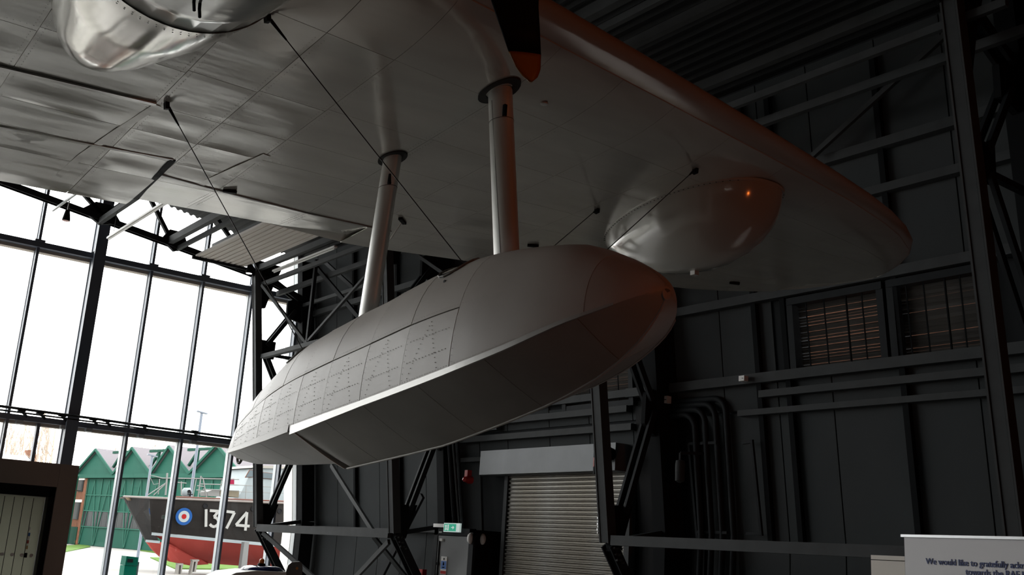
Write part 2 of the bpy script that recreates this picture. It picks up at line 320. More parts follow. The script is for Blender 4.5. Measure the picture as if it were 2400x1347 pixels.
# ------------------------------------------------------------------ steel portal frames along the side wall
FY = [28.71, 21.27, 14.06, 6.67]
fl = ['steel portal frame standing nearest the glass wall, bolted knee at its foot',
      'second steel portal frame from the glass wall, rising behind the float',
      'third steel portal frame, its column crossing the roller shutter',
      'nearest steel portal frame, dark column at the right edge of the photo']
def inX(z): return 13.0-0.136*(z-1.89)
def outX(z): return WX(z)-0.33
for i, y in enumerate(FY):
    t = thing('portal_frame', fl[i], 'steel frame', (14.3, y, 0), 'lattice portal frames along the side wall')
    m_ = MB(); m_.ibar((inX(1.95), y, 1.95), (inX(9.3), y, 9.3), 0.20, 0.24, (0, 1, 0), 0.03); m_.bar((inX(1.95)-0.06, y, 1.95), (inX(9.3)-0.06, y, 9.3), 0.05, 0.16)
    m_.build('inner_chord', M_GIRDER, t)
    m_ = MB(); m_.bar((outX(2.2), y, 0.0), (outX(2.2), y, 2.2), 0.40, 0.30).bar((outX(2.2), y, 2.2), (outX(9.9), y, 9.9), 0.40, 0.30); m_.build('outer_chord', M_POST, t)
    m_ = MB(); m_.ibar((13.02, y, 1.92), (14.35, y, 0.0), 0.20, 0.24, (0, 1, 0), 0.03); m_.build('leg', M_STEEL, t)
    for nm, pl in (('knee_gusset', [(13.0, 1.80), (13.28, 1.86), (13.52, 2.62), (12.96, 2.60)]),
                   ('middle_gusset', [(inX(6.75), 6.75), (inX(6.75)+.50, 6.78), (inX(7.3)+.58, 7.3), (inX(7.3), 7.3)]),
                   ('upper_gusset', [(inX(8.3), 8.2), (inX(8.3)+.25, 8.25), (inX(9)+.52, 8.95), (inX(9)+.75, 9.6), (inX(9.6)-.1, 9.65), (inX(9.2), 9.2)]),
                   ('wall_gusset', [(outX(3.9)-.15, 3.9), (outX(4.6)-.42, 4.15), (outX(4.6)-.40, 4.75), (outX(4.9)-.1, 4.85)]),
                   ('top_wall_gusset', [(outX(8.0)-.15, 8.0), (outX(8.2)-.65, 8.12), (outX(8.6)-.62, 8.6), (outX(8.8)-.1, 8.85)])):
        m_ = MB(); m_.prism([(x, y-0.05, z) for x, z in pl], (0, 0.10, 0)); m_.build('gusset', M_POST, t)
    for a, b in (((13.30, 2.50), (outX(4.4)-.25, 4.4)), ((outX(4.5)-.3, 4.6), (inX(6.8)+.25, 6.85)), ((inX(7.2)+.28, 7.15), (outX(8.3)-.4, 8.35)), ((inX(9.0)+.35, 9.2), (outX(8.6)-.3, 8.7))):
        for dy in (-0.10, 0.10):
            m_ = MB(); m_.bar((a[0], y+dy, a[1]), (b[0], y+dy, b[1]), 0.12, 0.06); m_.build('lacing', M_STEEL, t)
    m_ = MB(); m_.bar((13.3, y, 2.0), (outX(2.2), y, 2.22), 0.10, 0.12); m_.build('tie', M_STEEL, t)
    m_ = MB(); m_.bar((inX(6.9)+.4, y, 6.9), (outX(6.9), y, 6.9), 0.09, 0.10); m_.build('tie', M_STEEL, t)
    # roof truss growing out of the frame head
    zc = lambda x: 9.18+(12.0-x)*0.135
    m_ = MB(); m_.ibar((11.9, y, 9.20), (-7, y, zc(-7)), 0.16, 0.22, (0, 1, 0), 0.03); m_.build('truss_chord', M_STEEL, t)
    m_ = MB(); m_.ibar((12.2, y, 9.15), (14.0, y, 8.62), 0.14, 0.2, (0, 1, 0), 0.03); m_.build('truss_chord', M_STEEL, t)
    px = 11.9
    for k, x in enumerate((10.55, 9.35, 8.4, 7.4, 5.5, 3.6, 1.6, -0.4, -2.4)):
        m_ = MB(); up = k % 2 == 0
        m_.bar((px, y, zc(px)+(.1 if up else roof_z(px)-zc(px)-.12)), (x, y, zc(x)+(roof_z(x)-zc(x)-.12 if up else .1)), 0.10, 0.12); m_.build('lacing', M_STEEL, t)
        px = x
    for x, w_ in ((7.35, 0.55), (9.45, 0.4)):
        m_ = MB(); m_.prism([(x-w_, y-.06, zc(x-w_)+.05), (x, y-.06, zc(x)-.18), (x+w_, y-.06, zc(x+w_)+.05), (x+.2, y-.06, zc(x)+.42), (x-.2, y-.06, zc(x)+.42)], (0, .12, 0)); m_.build('gusset', M_STEEL, t)
    m_ = MB()
    for (bx, bz) in ((13.02, 1.86), (13.10, 1.86), (13.18, 1.85), (13.06, 1.76), (13.14, 1.75), (13.10, 1.66), (13.18, 1.66), (13.24, 1.62)):
        m_.lathe([(0.022, -0.03), (0.022, 0.03)], (bx, y-0.135, bz), 'y', 6)
    m_.build('bolts', M_GIRDER, t)

def girder(name, label, cat, a, b, w, h, mat=M_GIRDER, group=None, kind='ibar', ref=(1, 0, 0)):
    m_ = MB(); getattr(m_, kind)(a, b, w, h, ref)
    return tag(m_.build(name, mat), label, cat, group)
girder('knee_girder', 'grey steel girder spanning the two frames nearest the glass wall at knee height', 'girder', (13.0, 28.6, 1.93), (13.0, 21.4, 1.93), 0.20, 0.22, kind='bar')
girder('knee_girder', 'grey steel girder running right from the roller shutter behind the banner', 'girder', (13.0, 13.9, 1.99), (13.0, 2.5, 1.99), 0.17, 0.20, kind='bar')
girder('eaves_girder', 'pale grey girder joining the first two frames at mid height', 'girder', (12.42, 28.5, 6.78), (12.42, 21.3, 6.80), 0.12, 0.15, kind='bar')
br = [('steel brace dropping from the frame nearest the glass to the floor', (13.02, 28.4, 1.8), (13.6, 23.9, 0.0), .12),
      ('lighter steel brace dropping left from the second frame knee', (13.0, 21.5, 1.75), (13.55, 25.2, 0.0), .12),
      ('dark steel brace crossing behind the knee girder at the second frame', (14.2, 22.1, 2.9), (14.3, 24.6, 0.0), .16),
      ('thin steel brace falling right under the second frame knee', (13.4, 22.9, 1.85), (14.1, 20.6, 0.0), .10),
      ('steel brace slanting down to the second knee from behind the float', tuple(onX(777, 1090, 13.6)), tuple(onX(876, 1247, 13.25)), .11),
      ('thin brace from the head of the first frame down to the short post', (12.08, 28.4, 8.85), (12.42, 25.75, 6.85), .09),
      ('thin brace rising from the short post toward the second frame head', (12.42, 25.65, 6.9), tuple(onX(856, 648, 12.25)), .07),
      ('dark brace running down from the short post top behind the rear strut', tuple(onX(735, 618, 12.6)), tuple(onX(872, 780, 12.9)), .11),
      ('dark brace on the wall behind the rear strut', tuple(W(759, 611, .3)), tuple(W(828, 674, .3)), .10),
      ('pale diagonal brace running under the wing toward the float hatch', tuple(onX(957, 583, 12.5)), tuple(onX(1080, 668, 12.9)), .08),
      ('dim brace rising to the nearest frame at upper right', tuple(W(1905, 365, .35)), tuple(W(2240, 60, .35)), .09)]
a, b = onX(957, 583, 12.5), onX(1080, 668, 12.9); br[9] = (br[9][0], tuple(a+(a-b)*.7), tuple(b+(b-a)*1.6), .08)
for lb, a, b, w_ in br:
    girder('wind_brace', lb, 'brace', a, b, w_, 0.07, M_STEEL if 'dark' in lb else M_GIRDER, 'wind bracing between the frames', 'bar')
girder('short_post', 'short dark post standing on the mid height girder between the first two frames', 'post', (12.42, 25.7, 5.9), (12.42, 25.7, 9.2), .09, .09, M_STEEL, None, 'bar')
pur = [(7.35, 9.72, .16, 'roof purlin leaving the big gusset at upper left'), (9.30, 9.62, .2, 'left one of a close pair of roof purlins beside the ribbed panel'), (9.55, 9.45, .12, 'right one of a close pair of roof purlins beside the ribbed panel'),
       (12.05, 9.42, .17, 'roof purlin springing from the head of the first frame'), (12.15, 8.92, .12, 'thin roof purlin just below the frame head'), (12.75, 8.78, .14, 'lowest roof purlin close to the side wall'), (13.55, 8.55, .10, 'short thin purlin tucked in the wall corner'),
       (10.6, 9.75, .16, 'roof purlin hidden mostly above the ribbed panel')]
for x, z, w_, lb in pur:
    girder('roof_purlin', 'grey '+lb, 'purlin', (x, 28.75, z), (x, 24.6 if 'short' in lb else 6.0, z), w_*0.7, w_, M_GIRDER, 'purlins running between the frames', 'bar', (0, 0, 1))
# suspended ribbed panel under the roof
t = thing('ribbed_panel', 'pale ribbed panel hung under the roof beside the glass wall', 'panel', (10.8, 25, 9.3))
x0, x1, k = 10.05, 11.58, 0
while x0+0.02 < x1:
    m_ = MB(); h = 0.03 if k % 2 else 0.0
    m_.box((x0-0.006, 21.5, 9.30+h), (min(x0+0.085, x1)+0.006, 28.56, 9.36+h)); m_.build('rib', M_BAFFLE, t); x0 += 0.085; k += 1
m_ = MB(); m_.box((9.95, 28.50, 9.22), (11.7, 28.59, 9.30)); m_.build('edge_angle', M_STEEL, t)
# hung lights
def spot(loc, label, lit=None):
    t = thing('spotlight', label, 'lamp', loc, 'track spotlights by the glass wall'); x, y, z = loc
    m_ = MB(); m_.lathe([(0.055, 0.12), (0.06, 0.1), (0.10, -0.12), (0.10, -0.16)], loc, 'z', 12); m_.build('lamp_can', M_BLACK, t, angle=40)
    m_ = MB(); m_.lathe([(0.085, -0.165), (0.085, -0.155)], loc, 'z', 12); m_.build('lens', lit or material('red_lens', (0.45, 0.12, 0.08), 0.3), t)
    m_ = MB(); m_.bar((x, y, z+0.1), (x, y, z+0.38), 0.03, 0.03).bar((x-.1, y+1.2, z+.36), (x-.05, y-1.2, z+.36), .05, .05); m_.build('arm', M_MULL_L, t)
p = onY(157, 503, 27.6); spot(tuple(p), 'black track spotlight with a reddish lens hanging above the first transom')
p = onY(585, 628, 28.2); spot(tuple(p), 'small lit spotlight beside the head of the first frame', material('lit_lamp', (1, 1, 1), 0.3, emit=((1, 0.95, 0.85), 6)))
def batten(x, z, y0, y1, label):
    t = thing('light_batten', label, 'lamp', (x, (y0+y1)/2, z), 'white battens under the roof')
    m_ = MB(); m_.box((x-.05, y0, z), (x+.05, y1, z+.05)); m_.build('tray', M_WHITE, t)
    m_ = MB(); m_.tube([(x, y0+.05, z-.025), (x, y1-.05, z-.025)], .02, 6); m_.build('tube', M_WHITE, t)
    m_ = MB()
    for y in (y0+.4, y1-.4): m_.tube([(x, y, z+.04), (x, y, roof_z(x)+.02)], .008, 5)
    m_.build('hanger', M_STEEL, t)
p = onY(254, 560, 27.5); batten(p[0], p[2], 21.5, 27.5, 'long white batten light crossing beside the big glass wall column')
p = onY(641, 637, 28.0); batten(p[0], p[2], 24.2, 28.0, 'short white batten light near the short post under the wing')

# ------------------------------------------------------------------ fittings on the side wall
t = thing('roller_shutter', 'closed galvanised roller shutter under a pale hood box', 'shutter', (14.6, 17.15, 0))
SX = 14.56
m_ = MB(); prof = []
for k in range(7):
    a = math.pi*k/6; prof.append((SX-0.03*math.sin(a), -0.026+0.052*k/6))
prof += [(SX, 0.044), (SX+0.012, 0.044), (SX+0.012, -0.044), (SX, -0.044)]
m_.loft([[(x, y, z) for x, z in prof] for y in (15.22, 19.1)]); slat = m_.mesh('slat', M_SHUT, angle=50)
z = 0.05
while z < 3.36: put(slat, 'slat', t, (0, 0, z)); z += 0.0885
for y0, y1 in ((19.08, 19.2), (15.1, 15.24)):
    m_ = MB(); m_.box((SX-0.06, y0, 0), (SX+0.1, y1, 3.35)); m_.build('guide_rail', M_GIRDER, t)
m_ = MB(); m_.box((14.2, 15.25, 3.36), (14.72, 19.78, 3.90)); m_.build('hood', M_SHUTBOX, t)
m_ = MB(); m_.lathe([(0.11, -.14), (0.13, -.1), (0.13, .12), (0.09, .16)], (14.08, 15.35, 3.66), 'y', 12); m_.box((13.98, 15.32, 3.58), (14.2, 15.5, 3.78)); m_.build('chain_gear', M_BLACK, t, angle=40)
m_ = MB(); m_.bar((14.06, 15.68, 3.72), (14.06, 15.68, 3.28), .05, .04); hd = m_.build('crank', M_BLACK, t)
m_ = MB(); m_.bar((14.03, 15.66, 3.6), (14.03, 15.66, 3.42), .05, .03); m_.build('grip', material('red_grip', (.4, .09, .07), .5), hd)
m_ = MB()
for k in range(26): m_.box((14.04+.004*(k % 2), 15.5, 3.55-.055*k), (14.06+.004*(k % 2), 15.53-.012*(k % 2), 3.51-.055*k))
m_.build('chain', M_ALU, t)

def louvre(Y0, Y1, z0, z1, label, tilt):
    t = thing('louvre_window', label, 'louvre', (WX(z0), (Y0+Y1)/2, z0), 'louvred openings in the side wall')
    wx = lambda z: 15.06-0.12*z
    m_ = MB()
    for y in (Y0-.05, Y1+.05): m_.bar((wx(z0)-.06, y, z0-.08), (wx(z1)-.06, y, z1+.08), .18, .12)
    for z in (z0-.05, z1+.05): m_.bar((wx(z)-.06, Y0-.1, z), (wx(z)-.06, Y1+.1, z), .12, .18, (1, 0, 0))
    m_.build('frame', M_STEEL, t)
    for f_ in (0.18, 0.36, 0.62, 0.84):
        m_ = MB(); y = Y0+(Y1-Y0)*f_; m_.bar((wx(z0)-.1, y, z0), (wx(z1)-.1, y, z1), .014 if f_ != .36 else .03, .02); m_.build('stay', M_POST, t)
    n_ = 22; dz = (z1-z0)/n_
    me = MB().box((-.027, Y0, -.003), (.027, Y1, .003)).mesh('blade', M_LOUVRE)
    for k in range(n_):
        z = z0+dz*(k+.5)
        put(me, 'blade', t, (wx(z)+.05, 0, z+random.uniform(-.006, .006)), (0, R(tilt+random.uniform(-13, 13)), 0))
louvre(*HOLES[0], 'louvred opening letting warm slits of light through, left of the pair', 39)
louvre(*HOLES[1], 'darker louvred opening, right of the pair by the nearest frame', 53)
louvre(*HOLES[2], 'small louvred opening half hidden behind the bow of the float', 42)
m_ = MB(); m_.box((18.2, 4, 0), (18.6, 22, 8)); tag(m_.build('brick_building', material('brick', (.14, .06, .035), .8, var=.5, var_scale=6, stretch=(1, 1, 3))), 'red brick building seen only as slits through the side wall louvres', 'building')

# lobby with the emergency door
LX = 14.0
t = thing('exit_lobby', 'dark grey box lobby with an emergency exit door beside the roller shutter', 'lobby', (14.4, 20.4, 0))
m_ = MB(); m_.box((LX+.04, 19.56, 0), (14.78, 21.12, 2.12)); m_.build('casing', M_BLACK, t)
m_ = MB(); m_.box((LX, 20.99, 0), (LX+.06, 21.14, 2.14)).box((LX, 19.55, 0), (LX+.06, 19.72, 2.14)).box((LX, 19.55, 1.98), (LX+.06, 21.14, 2.14)); m_.build('door_frame', M_STEEL, t)
m_ = MB(); m_.box((LX+.01, 19.74, 0.01), (LX+.05, 20.97, 1.965)); d = m_.build('door', M_DOOR, t)
m_ = MB(); m_.box((LX-.01, 20.88, .3), (LX+.02, 20.92, 1.86)).box((LX-.03, 20.85, 1.3), (LX, 20.93, 1.36)); m_.build('panic_bar', M_POST, d)
m_ = MB(); m_.box((LX-.03, 20.75, 1.84), (LX+.02, 20.86, 1.9)); m_.build('closer', M_WHITE, d)
def wall_sign(name, label, y0, y1, z0, z1, parts, cat='sign', x=LX):
    t = thing(name, label, cat, (x, (y0+y1)/2, z0))
    m_ = MB(); m_.box((x-.004, y0, z0), (x+.012, y1, z1)); m_.build('plate', M_WHITE, t)
    for nm, f0, f1, g0, g1, mt in parts:
        m_ = MB(); m_.box((x-.008, y1-(y1-y0)*f1, z0+(z1-z0)*g0), (x-.003, y1-(y1-y0)*f0, z0+(z1-z0)*g1)); m_.build(nm, mt, t)
wall_sign('mandatory_sign', 'blue and white notice with a red foot on the emergency door', 20.53, 20.77, 1.10, 1.50, [('blue_field', .05, .95, .3, .75, M_BLUE), ('pictogram', .4, .6, .5, .68, M_WHITE), ('pictogram', .3, .7, .36, .42, M_WHITE), ('red_field', .05, .95, .03, .2, M_RED), ('pictogram', .42, .58, .8, .92, M_POST)])
wall_sign('fire_sign', 'red fire door notice low on the emergency door', 20.53, 20.80, .72, 1.05, [('red_field', .06, .94, .05, .95, M_RED), ('flame', .2, .4, .2, .7, M_WHITE), ('flame', .55, .8, .5, .75, M_WHITE), ('flame', .6, .7, .2, .45, M_WHITE)])
wall_sign('small_label', 'tiny cream label above the emergency door', 20.82, 20.94, 2.03, 2.055, [], 'label', LX-.006)
ex = thing('exit_sign', 'lit green exit sign with a running figure and arrow above the lobby door', 'sign', (LX, 20.3, 2.2))
m_ = MB(); m_.box((LX-.06, 20.30, 2.15), (LX+.03, 21.12, 2.23)); m_.build('light_bar', M_WHITE, ex)
m_ = MB(); m_.box((LX-.10, 19.98, 2.05), (LX-.05, 20.62, 2.25)); m_.build('sign_box', M_SIGNW, ex)
m_ = MB(); m_.box((LX-.106, 20.12, 2.07), (LX-.099, 20.60, 2.23)); gf = m_.build('green_field', M_GREEN, ex)
m_ = MB(); X_ = LX-.112
def yz(pts): return [(X_, y, z) for y, z in pts]
m_.prism(yz([(20.52, 2.09), (20.56, 2.09), (20.53, 2.15), (20.56, 2.19), (20.52, 2.21), (20.48, 2.19), (20.50, 2.15), (20.46, 2.10), (20.49, 2.10)]), (.006, 0, 0)).box((X_, 20.40, 2.085), (X_+.006, 20.45, 2.215)); m_.build('running_figure', M_SIGNW, ex)
m_ = MB(); m_.prism(yz([(20.30, 2.14), (20.24, 2.14), (20.24, 2.11), (20.18, 2.15), (20.24, 2.19), (20.24, 2.16), (20.30, 2.16)]), (.006, 0, 0)); m_.build('arrow', M_SIGNW, ex)
for y, x, lb in ((19.64, LX-.05, 'rounded white bulkhead lamp on the front of the exit lobby'), (19.5, LX+.25, 'rounded white bulkhead lamp round the corner of the exit lobby')):
    t = thing('bulkhead_lamp', lb, 'lamp', (x, y, 1.92), 'bulkhead lamps on the lobby')
    ax = 'x' if x < LX else 'y'
    m_ = MB(); c = (x+.05, y, 1.93) if ax == 'x' else (x, y+.06, 1.93)
    rings = []
    for r_, h in ((.01, -.09), (.05, -.08), (.07, -.04), (.075, .0)):
        rings.append([(c[0]+h, c[1]+r_*.9*math.cos(a), c[2]+r_*1.7*math.sin(a)) if ax == 'x' else (c[0]+r_*.9*math.cos(a), c[1]+h, c[2]+r_*1.7*math.sin(a)) for a in [2*math.pi*k/14 for k in range(14)]])
    m_.loft(rings); m_.build('diffuser', M_WHITE, t, True)
    m_ = MB(); m_.box((c[0]-.005, c[1]-.07, 1.80), (c[0]+.03, c[1]+.07, 2.06)) if ax == 'x' else m_.box((c[0]-.07, c[1]-.005, 1.80), (c[0]+.07, c[1]+.02, 2.06)); m_.build('base', M_STEEL, t)
t = thing('backing_board', 'matte black board on the wall between the shutter and the bent pipes', 'board', (14.5, 13.8, 0))
for z0, z1 in ((.05, 2.06), (2.08, 4.55)):
    m_ = MB(); wall_quads(m_, 13.35, 14.95, z0, z1, .10, .05); m_.build('sheet', M_BLACK, t)
# alarm devices, boxes and pipes
t = thing('fire_sounder', 'red fire alarm sounder on the dark pipes left of the shutter', 'alarm', tuple(W(1092, 1123, .45)))
b = W(1092, 1123, .45)
m_ = MB(); m_.lathe([(.09, .16), (.09, .06), (.07, .0)], b, 'x', 14); m_.build('body', M_RED, t, angle=40)
m_ = MB(); m_.lathe([(.07, 0), (.06, -.05), (.03, -.08)], b, 'x', 14); m_.build('beacon', material('red_lens_bright', (.7, .03, .03), .15, coat=.8), t, True)
m_ = MB(); m_.box((b[0]+.02, b[1]-.02, b[2]+.05), (b[0]+.14, b[1]+.1, b[2]+.22)); m_.build('bracket', M_RED, t)
t = thing('call_point', 'red break glass call point beside the emergency door', 'alarm', (14.1, 21.6, 1.05))
m_ = MB(); m_.box((14.0, 21.52, .98), (14.12, 21.72, 1.17)); m_.build('box', M_RED, t)
m_ = MB(); m_.box((13.99, 21.57, 1.02), (14.0, 21.67, 1.10)); m_.build('glass', M_WHITE, t)
for px, py, s, lb in ((1742, 887, .11, 'square white junction box on the upper sheeting rail'), (1560, 937, .16, 'pale rectangular sensor box hung under the upper sheeting rail')):
    c = W(px, py, .3); t = thing('wall_box', lb, 'box', tuple(c))
    m_ = MB(); m_.box((c[0]-.05, c[1]-s*.55, c[2]-s*.42), (c[0]+.06, c[1]+s*.55, c[2]+s*.42)); m_.build('case', M_WHITE, t)
    m_ = MB(); m_.box((c[0]-.056, c[1]-s*.4, c[2]-s*.06), (c[0]-.05, c[1]-s*.1, c[2]+s*.02)); m_.build('slot', M_POST, t)
c = W(1594, 1100, .55); t = thing('camera_housing', 'grey cylindrical camera housing hung on a bracket right of the shutter', 'camera', tuple(c))
m_ = MB(); m_.lathe([(.02, -.24), (.085, -.2), (.09, .1), (.08, .16), (.02, .18)], c, 'z', 14); m_.build('housing', M_GIRDER, t, angle=45)
m_ = MB(); m_.bar((c[0], c[1], c[2]+.16), (c[0], c[1], c[2]+.3), .04, .04).bar((c[0], c[1], c[2]+.3), (c[0]+.4, c[1]-.3, c[2]+.32), .05, .05); m_.build('bracket', M_STEEL, t)
for k in range(4):
    o_ = .12+.04*k; z0 = 4.62-.09*k
    pts = [(WX(z0)-o_, 13.86, z0)]
    yb = 12.62+.22*k
    for a in range(0, 91, 15):
        pts.append((WX(z0-.3)-o_, yb+.30-.30*math.sin(R(a))+0.0, z0-.30+.30*math.cos(R(a))))
    pts += [(WX(2.2)-o_-.02, yb, 2.2), (14.7-o_, yb, 0.1)]
    m_ = MB(); m_.tube(pts, .055, 8)
    tag(m_.build('bent_pipe', M_STEEL, smooth=True), 'bent dark pipe on the wall right of the shutter, %s one from the right' % ['first', 'second', 'third', 'fourth'][k], 'pipe', 'bent pipes on the side wall')
for k, (px0, px1) in enumerate(((1052, 1066), (1062, 1078), (1072, 1086))):
    a = W(px0, 1040, .62); b = W(px1, 1245, .62); m_ = MB(); b2 = b+(b-a)*.02
    m_.tube([a+(a-b)*2, a, b, b2], (.045, .03, .05)[k], 6)
    tag(m_.build('riser_pipe', M_GIRDER if k == 1 else M_STEEL), ['left', 'middle', 'right'][k]+' riser pipe climbing the wall between lobby and second frame', 'pipe', 'riser pipes')
t = thing('conduit_rack', 'faint rectangular conduit rack on the wall right of the camera housing', 'rack', (14.5, 13, 2.2))
for a, b in (((1615, 1040), (1680, 1037)), ((1615, 1040), (1635, 1260)), ((1635, 1246), (1705, 1248)), ((1740, 1038), (1765, 1034)), ((1762, 1030), (1785, 1255)), ((1750, 1250), (1785, 1250))):
    m_ = MB(); m_.bar(W(*a, .2), W(*b, .2), .05, .05); m_.build('conduit', M_STEEL, t)

# ------------------------------------------------------------------ the flying boat: wing, nacelle, propeller, radome, float
fb = thing('flying_boat', 'silver flying boat wing with engine nacelle, radome and strutted float filling the hall', 'aircraft', (4.2, 7, 0))
LEX = [-6, 3.69, 5.36, 6.32, 7.55, 8.61, 9.4, 9.9, 10.4, 10.7, 10.88, 10.95]
LEY = [3.6, 5.03, 5.28, 5.43, 5.62, 5.80, 5.98, 6.13, 6.35, 6.62, 6.92, 7.22]
TEX = [-6, 1.64, 2.90, 4.02, 5.27, 6.35, 7.57, 8.73, 9.4, 9.87, 10.4, 10.7, 10.88, 10.95]
TEY = [10.35, 9.98, 9.90, 9.81, 9.72, 9.53, 9.30, 9.05, 8.88, 8.68, 8.36, 8.02, 7.62, 7.24]
def zl(x, y): return 5.06+0.04366*(x-4.2)-0.07104*(y-4.97)
def wing(x, s, up=False, off=0.0):
    a, b = lerp(x, LEX, LEY), lerp(x, TEX, TEY); c = b-a; h = 0.052*c; y = a+s*c; z = zl(x, y)
    z += max(0, y-(9.08 if 2.74 < x < 4.95 else 9.80))*(.10 if x < 4.95 else 0)
    if not up:
        d = h*(1-math.sqrt(max(0, 1-((0.2-s)/0.2)**2))) if s < 0.2 else 0.0
        zz = z+d-off
    else:
        f = math.sqrt(s)*(1-s)**0.9/0.50
        zz = z+h*(1-s)+0.085*c*f+0.012*(s > .99)
    return (x, y, zz)
# core of the wing (closed surface); its skin panels sit on it
spX = [-6, -4, -2, 0, 1, 2, 3, 4, 5, 6, 7, 8, 8.8, 9.4, 9.9, 10.3, 10.6, 10.8, 10.9, 10.945]
sl = [0.0, .004, .012, .03, .06, .1, .15, .2, .3, .5, .7, .80]
rings = []
for x in spX:
    rings.append([wing(x, s, True) for s in reversed(sl[1:])]+[wing(x, s, False, -.007 if s > .02 else 0) for s in sl])
m_ = MB(); m_.loft(rings); wing_o = m_.build('wing', M_WING, fb, angle=50)
m_ = MB(); m_.loft([[wing(x, s, True) for s in (.79, .86, .93, 1.0)] for x in spX], False); m_.build('upper_skin', M_WING, wing_o)
def bulge(u, v): return (16*u*(1-u)*v*(1-v))
def wing_panel(x0, x1, s0, s1, nu=6, nv=6, gap=.004, lift=.002, dent=.006, mat=M_WING, name='skin_panel', parent=None):
    m_ = MB(); top = []; c = lerp((x0+x1)/2, TEX, TEY)-lerp((x0+x1)/2, LEX, LEY)
    sd = random.random()*50
    for i in range(nu+1):
        for j in range(nv+1):
            u, v = i/nu, j/nv; x = x0+gap+(x1-x0-2*gap)*u; s = s0+gap/c+(s1-s0-2*gap/c)*v
            p = wing(x, s, False, lift+dent*bulge(u, v)**.5*noise.noise((x*.9+sd, s*c*3.4, sd)))
            top.append(p)
    n = nv+1; fs = [(i*n+j, i*n+j+1, (i+1)*n+j+1, (i+1)*n+j) for i in range(nu) for j in range(nv)]
    m_.add(top, fs)
    rim = [i*n for i in range(nu+1)]+[nu*n+j for j in range(1, n)]+[i*n+nv for i in range(nu-1, -1, -1)]+[j for j in range(nv-1, 0, -1)]
    low = [(top[k][0], top[k][1], top[k][2]+.009) for k in rim]; o = len(m_.v); m_.v += low; m_.f.append(tuple(o+q for q in range(len(rim)))) if s0 > .5 else None
    for q in range(len(rim)): m_.f.append((rim[q], rim[(q+1) % len(rim)], o+(q+1) % len(rim), o+q))
    return m_.build(name, mat, parent or wing_o, angle=35)
ribs = [-6, -4, -2.4, -1, 0.1, 1.2, 2.2, 2.74, 3.3, 4.25, 4.95, 5.6, 6.4, 7.3, 8.3, 9.2, 9.9, 10.4]
sb = [.045, .2, .33, .43, .535, .64, .745, .86, 1.0]
def s_at(x, y): a, b = lerp(x, LEX, LEY), lerp(x, TEX, TEY); return (y-a)/(b-a)
panel_rows = [(.03, .10), (.10, .2)]
rowY = [None, 6.95, 7.63, 8.13, 8.62, 9.10]          # seams lie at constant station, read off the photograph
for x0, x1 in zip(ribs, ribs[1:]):
    xm = (x0+x1)/2; ss = [.035, .2]
    for y in rowY[1:]:
        s = s_at(xm, y)
        if ss[-1]+.05 < s < .93: ss.append(s)
    ss.append(.995)
    for s0, s1 in zip(ss, ss[1:]):
        wing_panel(x0, x1, s0, s1, 12 if -.5 < x0 < 4 else 6, 10 if -.5 < x0 < 4 else 6, dent=(.024 if s0 > .3 else .012) if xm < 3.6 else .006, gap=.0025 if xm < 3.2 else .0014, lift=.002 if xm < 3.2 else .0012)
# rivet rows along ribs and seams
def rivet(m_, p, n_, r=.006):
    n_ = V(n_).normalized(); u = n_.orthogonal().normalized(); w = n_.cross(u); p = V(p)
    m_.add([p+u*r, p+w*r, p-u*r, p-w*r, p+n_*r*.5], [(0, 1, 4), (1, 2, 4), (2, 3, 4), (3, 0, 4)])
m_ = MB()
for x in ribs[5:-1]:
    for dx in (-.035, .035):
        s = .22
        while s < .96:
            p = wing(x+dx, s, False, .003); rivet(m_, p, (0, 0, -1), .0055); s += .0085
for y in rowY[1:]:
    x = .4
    while x < 8.5:
        s = s_at(x, y-.03)
        if .2 < s < .97: rivet(m_, wing(x, s, False, .003), (0, 0, -1), .005)
        x += .04
stuff(m_.build('rivets', M_WING, wing_o))
# overlapping lap strips: the stepped plate edge and the bright flap edge near the trailing edge
def strip(pts, w, mat, name, parent, th=.006, lift=.010):
    m_ = MB()
    for a, b in zip(pts, pts[1:]):
        pa, pb = wing(a[0], s_at(*a), False, lift), wing(b[0], s_at(*b), False, lift)
        m_.bar(pa, pb, w, th, (0, 0, 1))
    return m_.build(name, mat, parent)
M_PALE = material('pale_edge', (.85, .82, .74), .3)  # pale cream tone for the flap edge strip
strip([(-2, 8.78), (.5, 8.74), (1.36, 8.70), (2.0, 8.64), (2.70, 8.56)], .045, M_PALE, 'flap_edge_strip', wing_o, .003, .008)
strip([(2.70, 8.56), (2.72, 9.0), (2.76, 9.45), (2.82, 9.88)], .05, M_BLACK, 'flap_gap', wing_o, .01, .006)
strip([(2.70, 8.93), (3.4, 9.02), (4.28, 9.10), (5.2, 9.10)], .025, M_SEAM, 'aileron_gap', wing_o, .008, .006)
strip([(2.22, 7.6), (2.12, 8.3), (2.05, 8.9), (2.0, 9.9)], .06, M_WING, 'lap_strip', wing_o, .003, .006)
strip([(3.3, 8.0), (3.2, 8.5), (3.1, 9.0)], .07, M_WING, 'lap_strip', wing_o, .003, .006)
strip([(-2, 7.66), (1.1, 7.64), (2.2, 7.58)], .05, M_WING, 'lap_strip', wing_o, .014, .012)
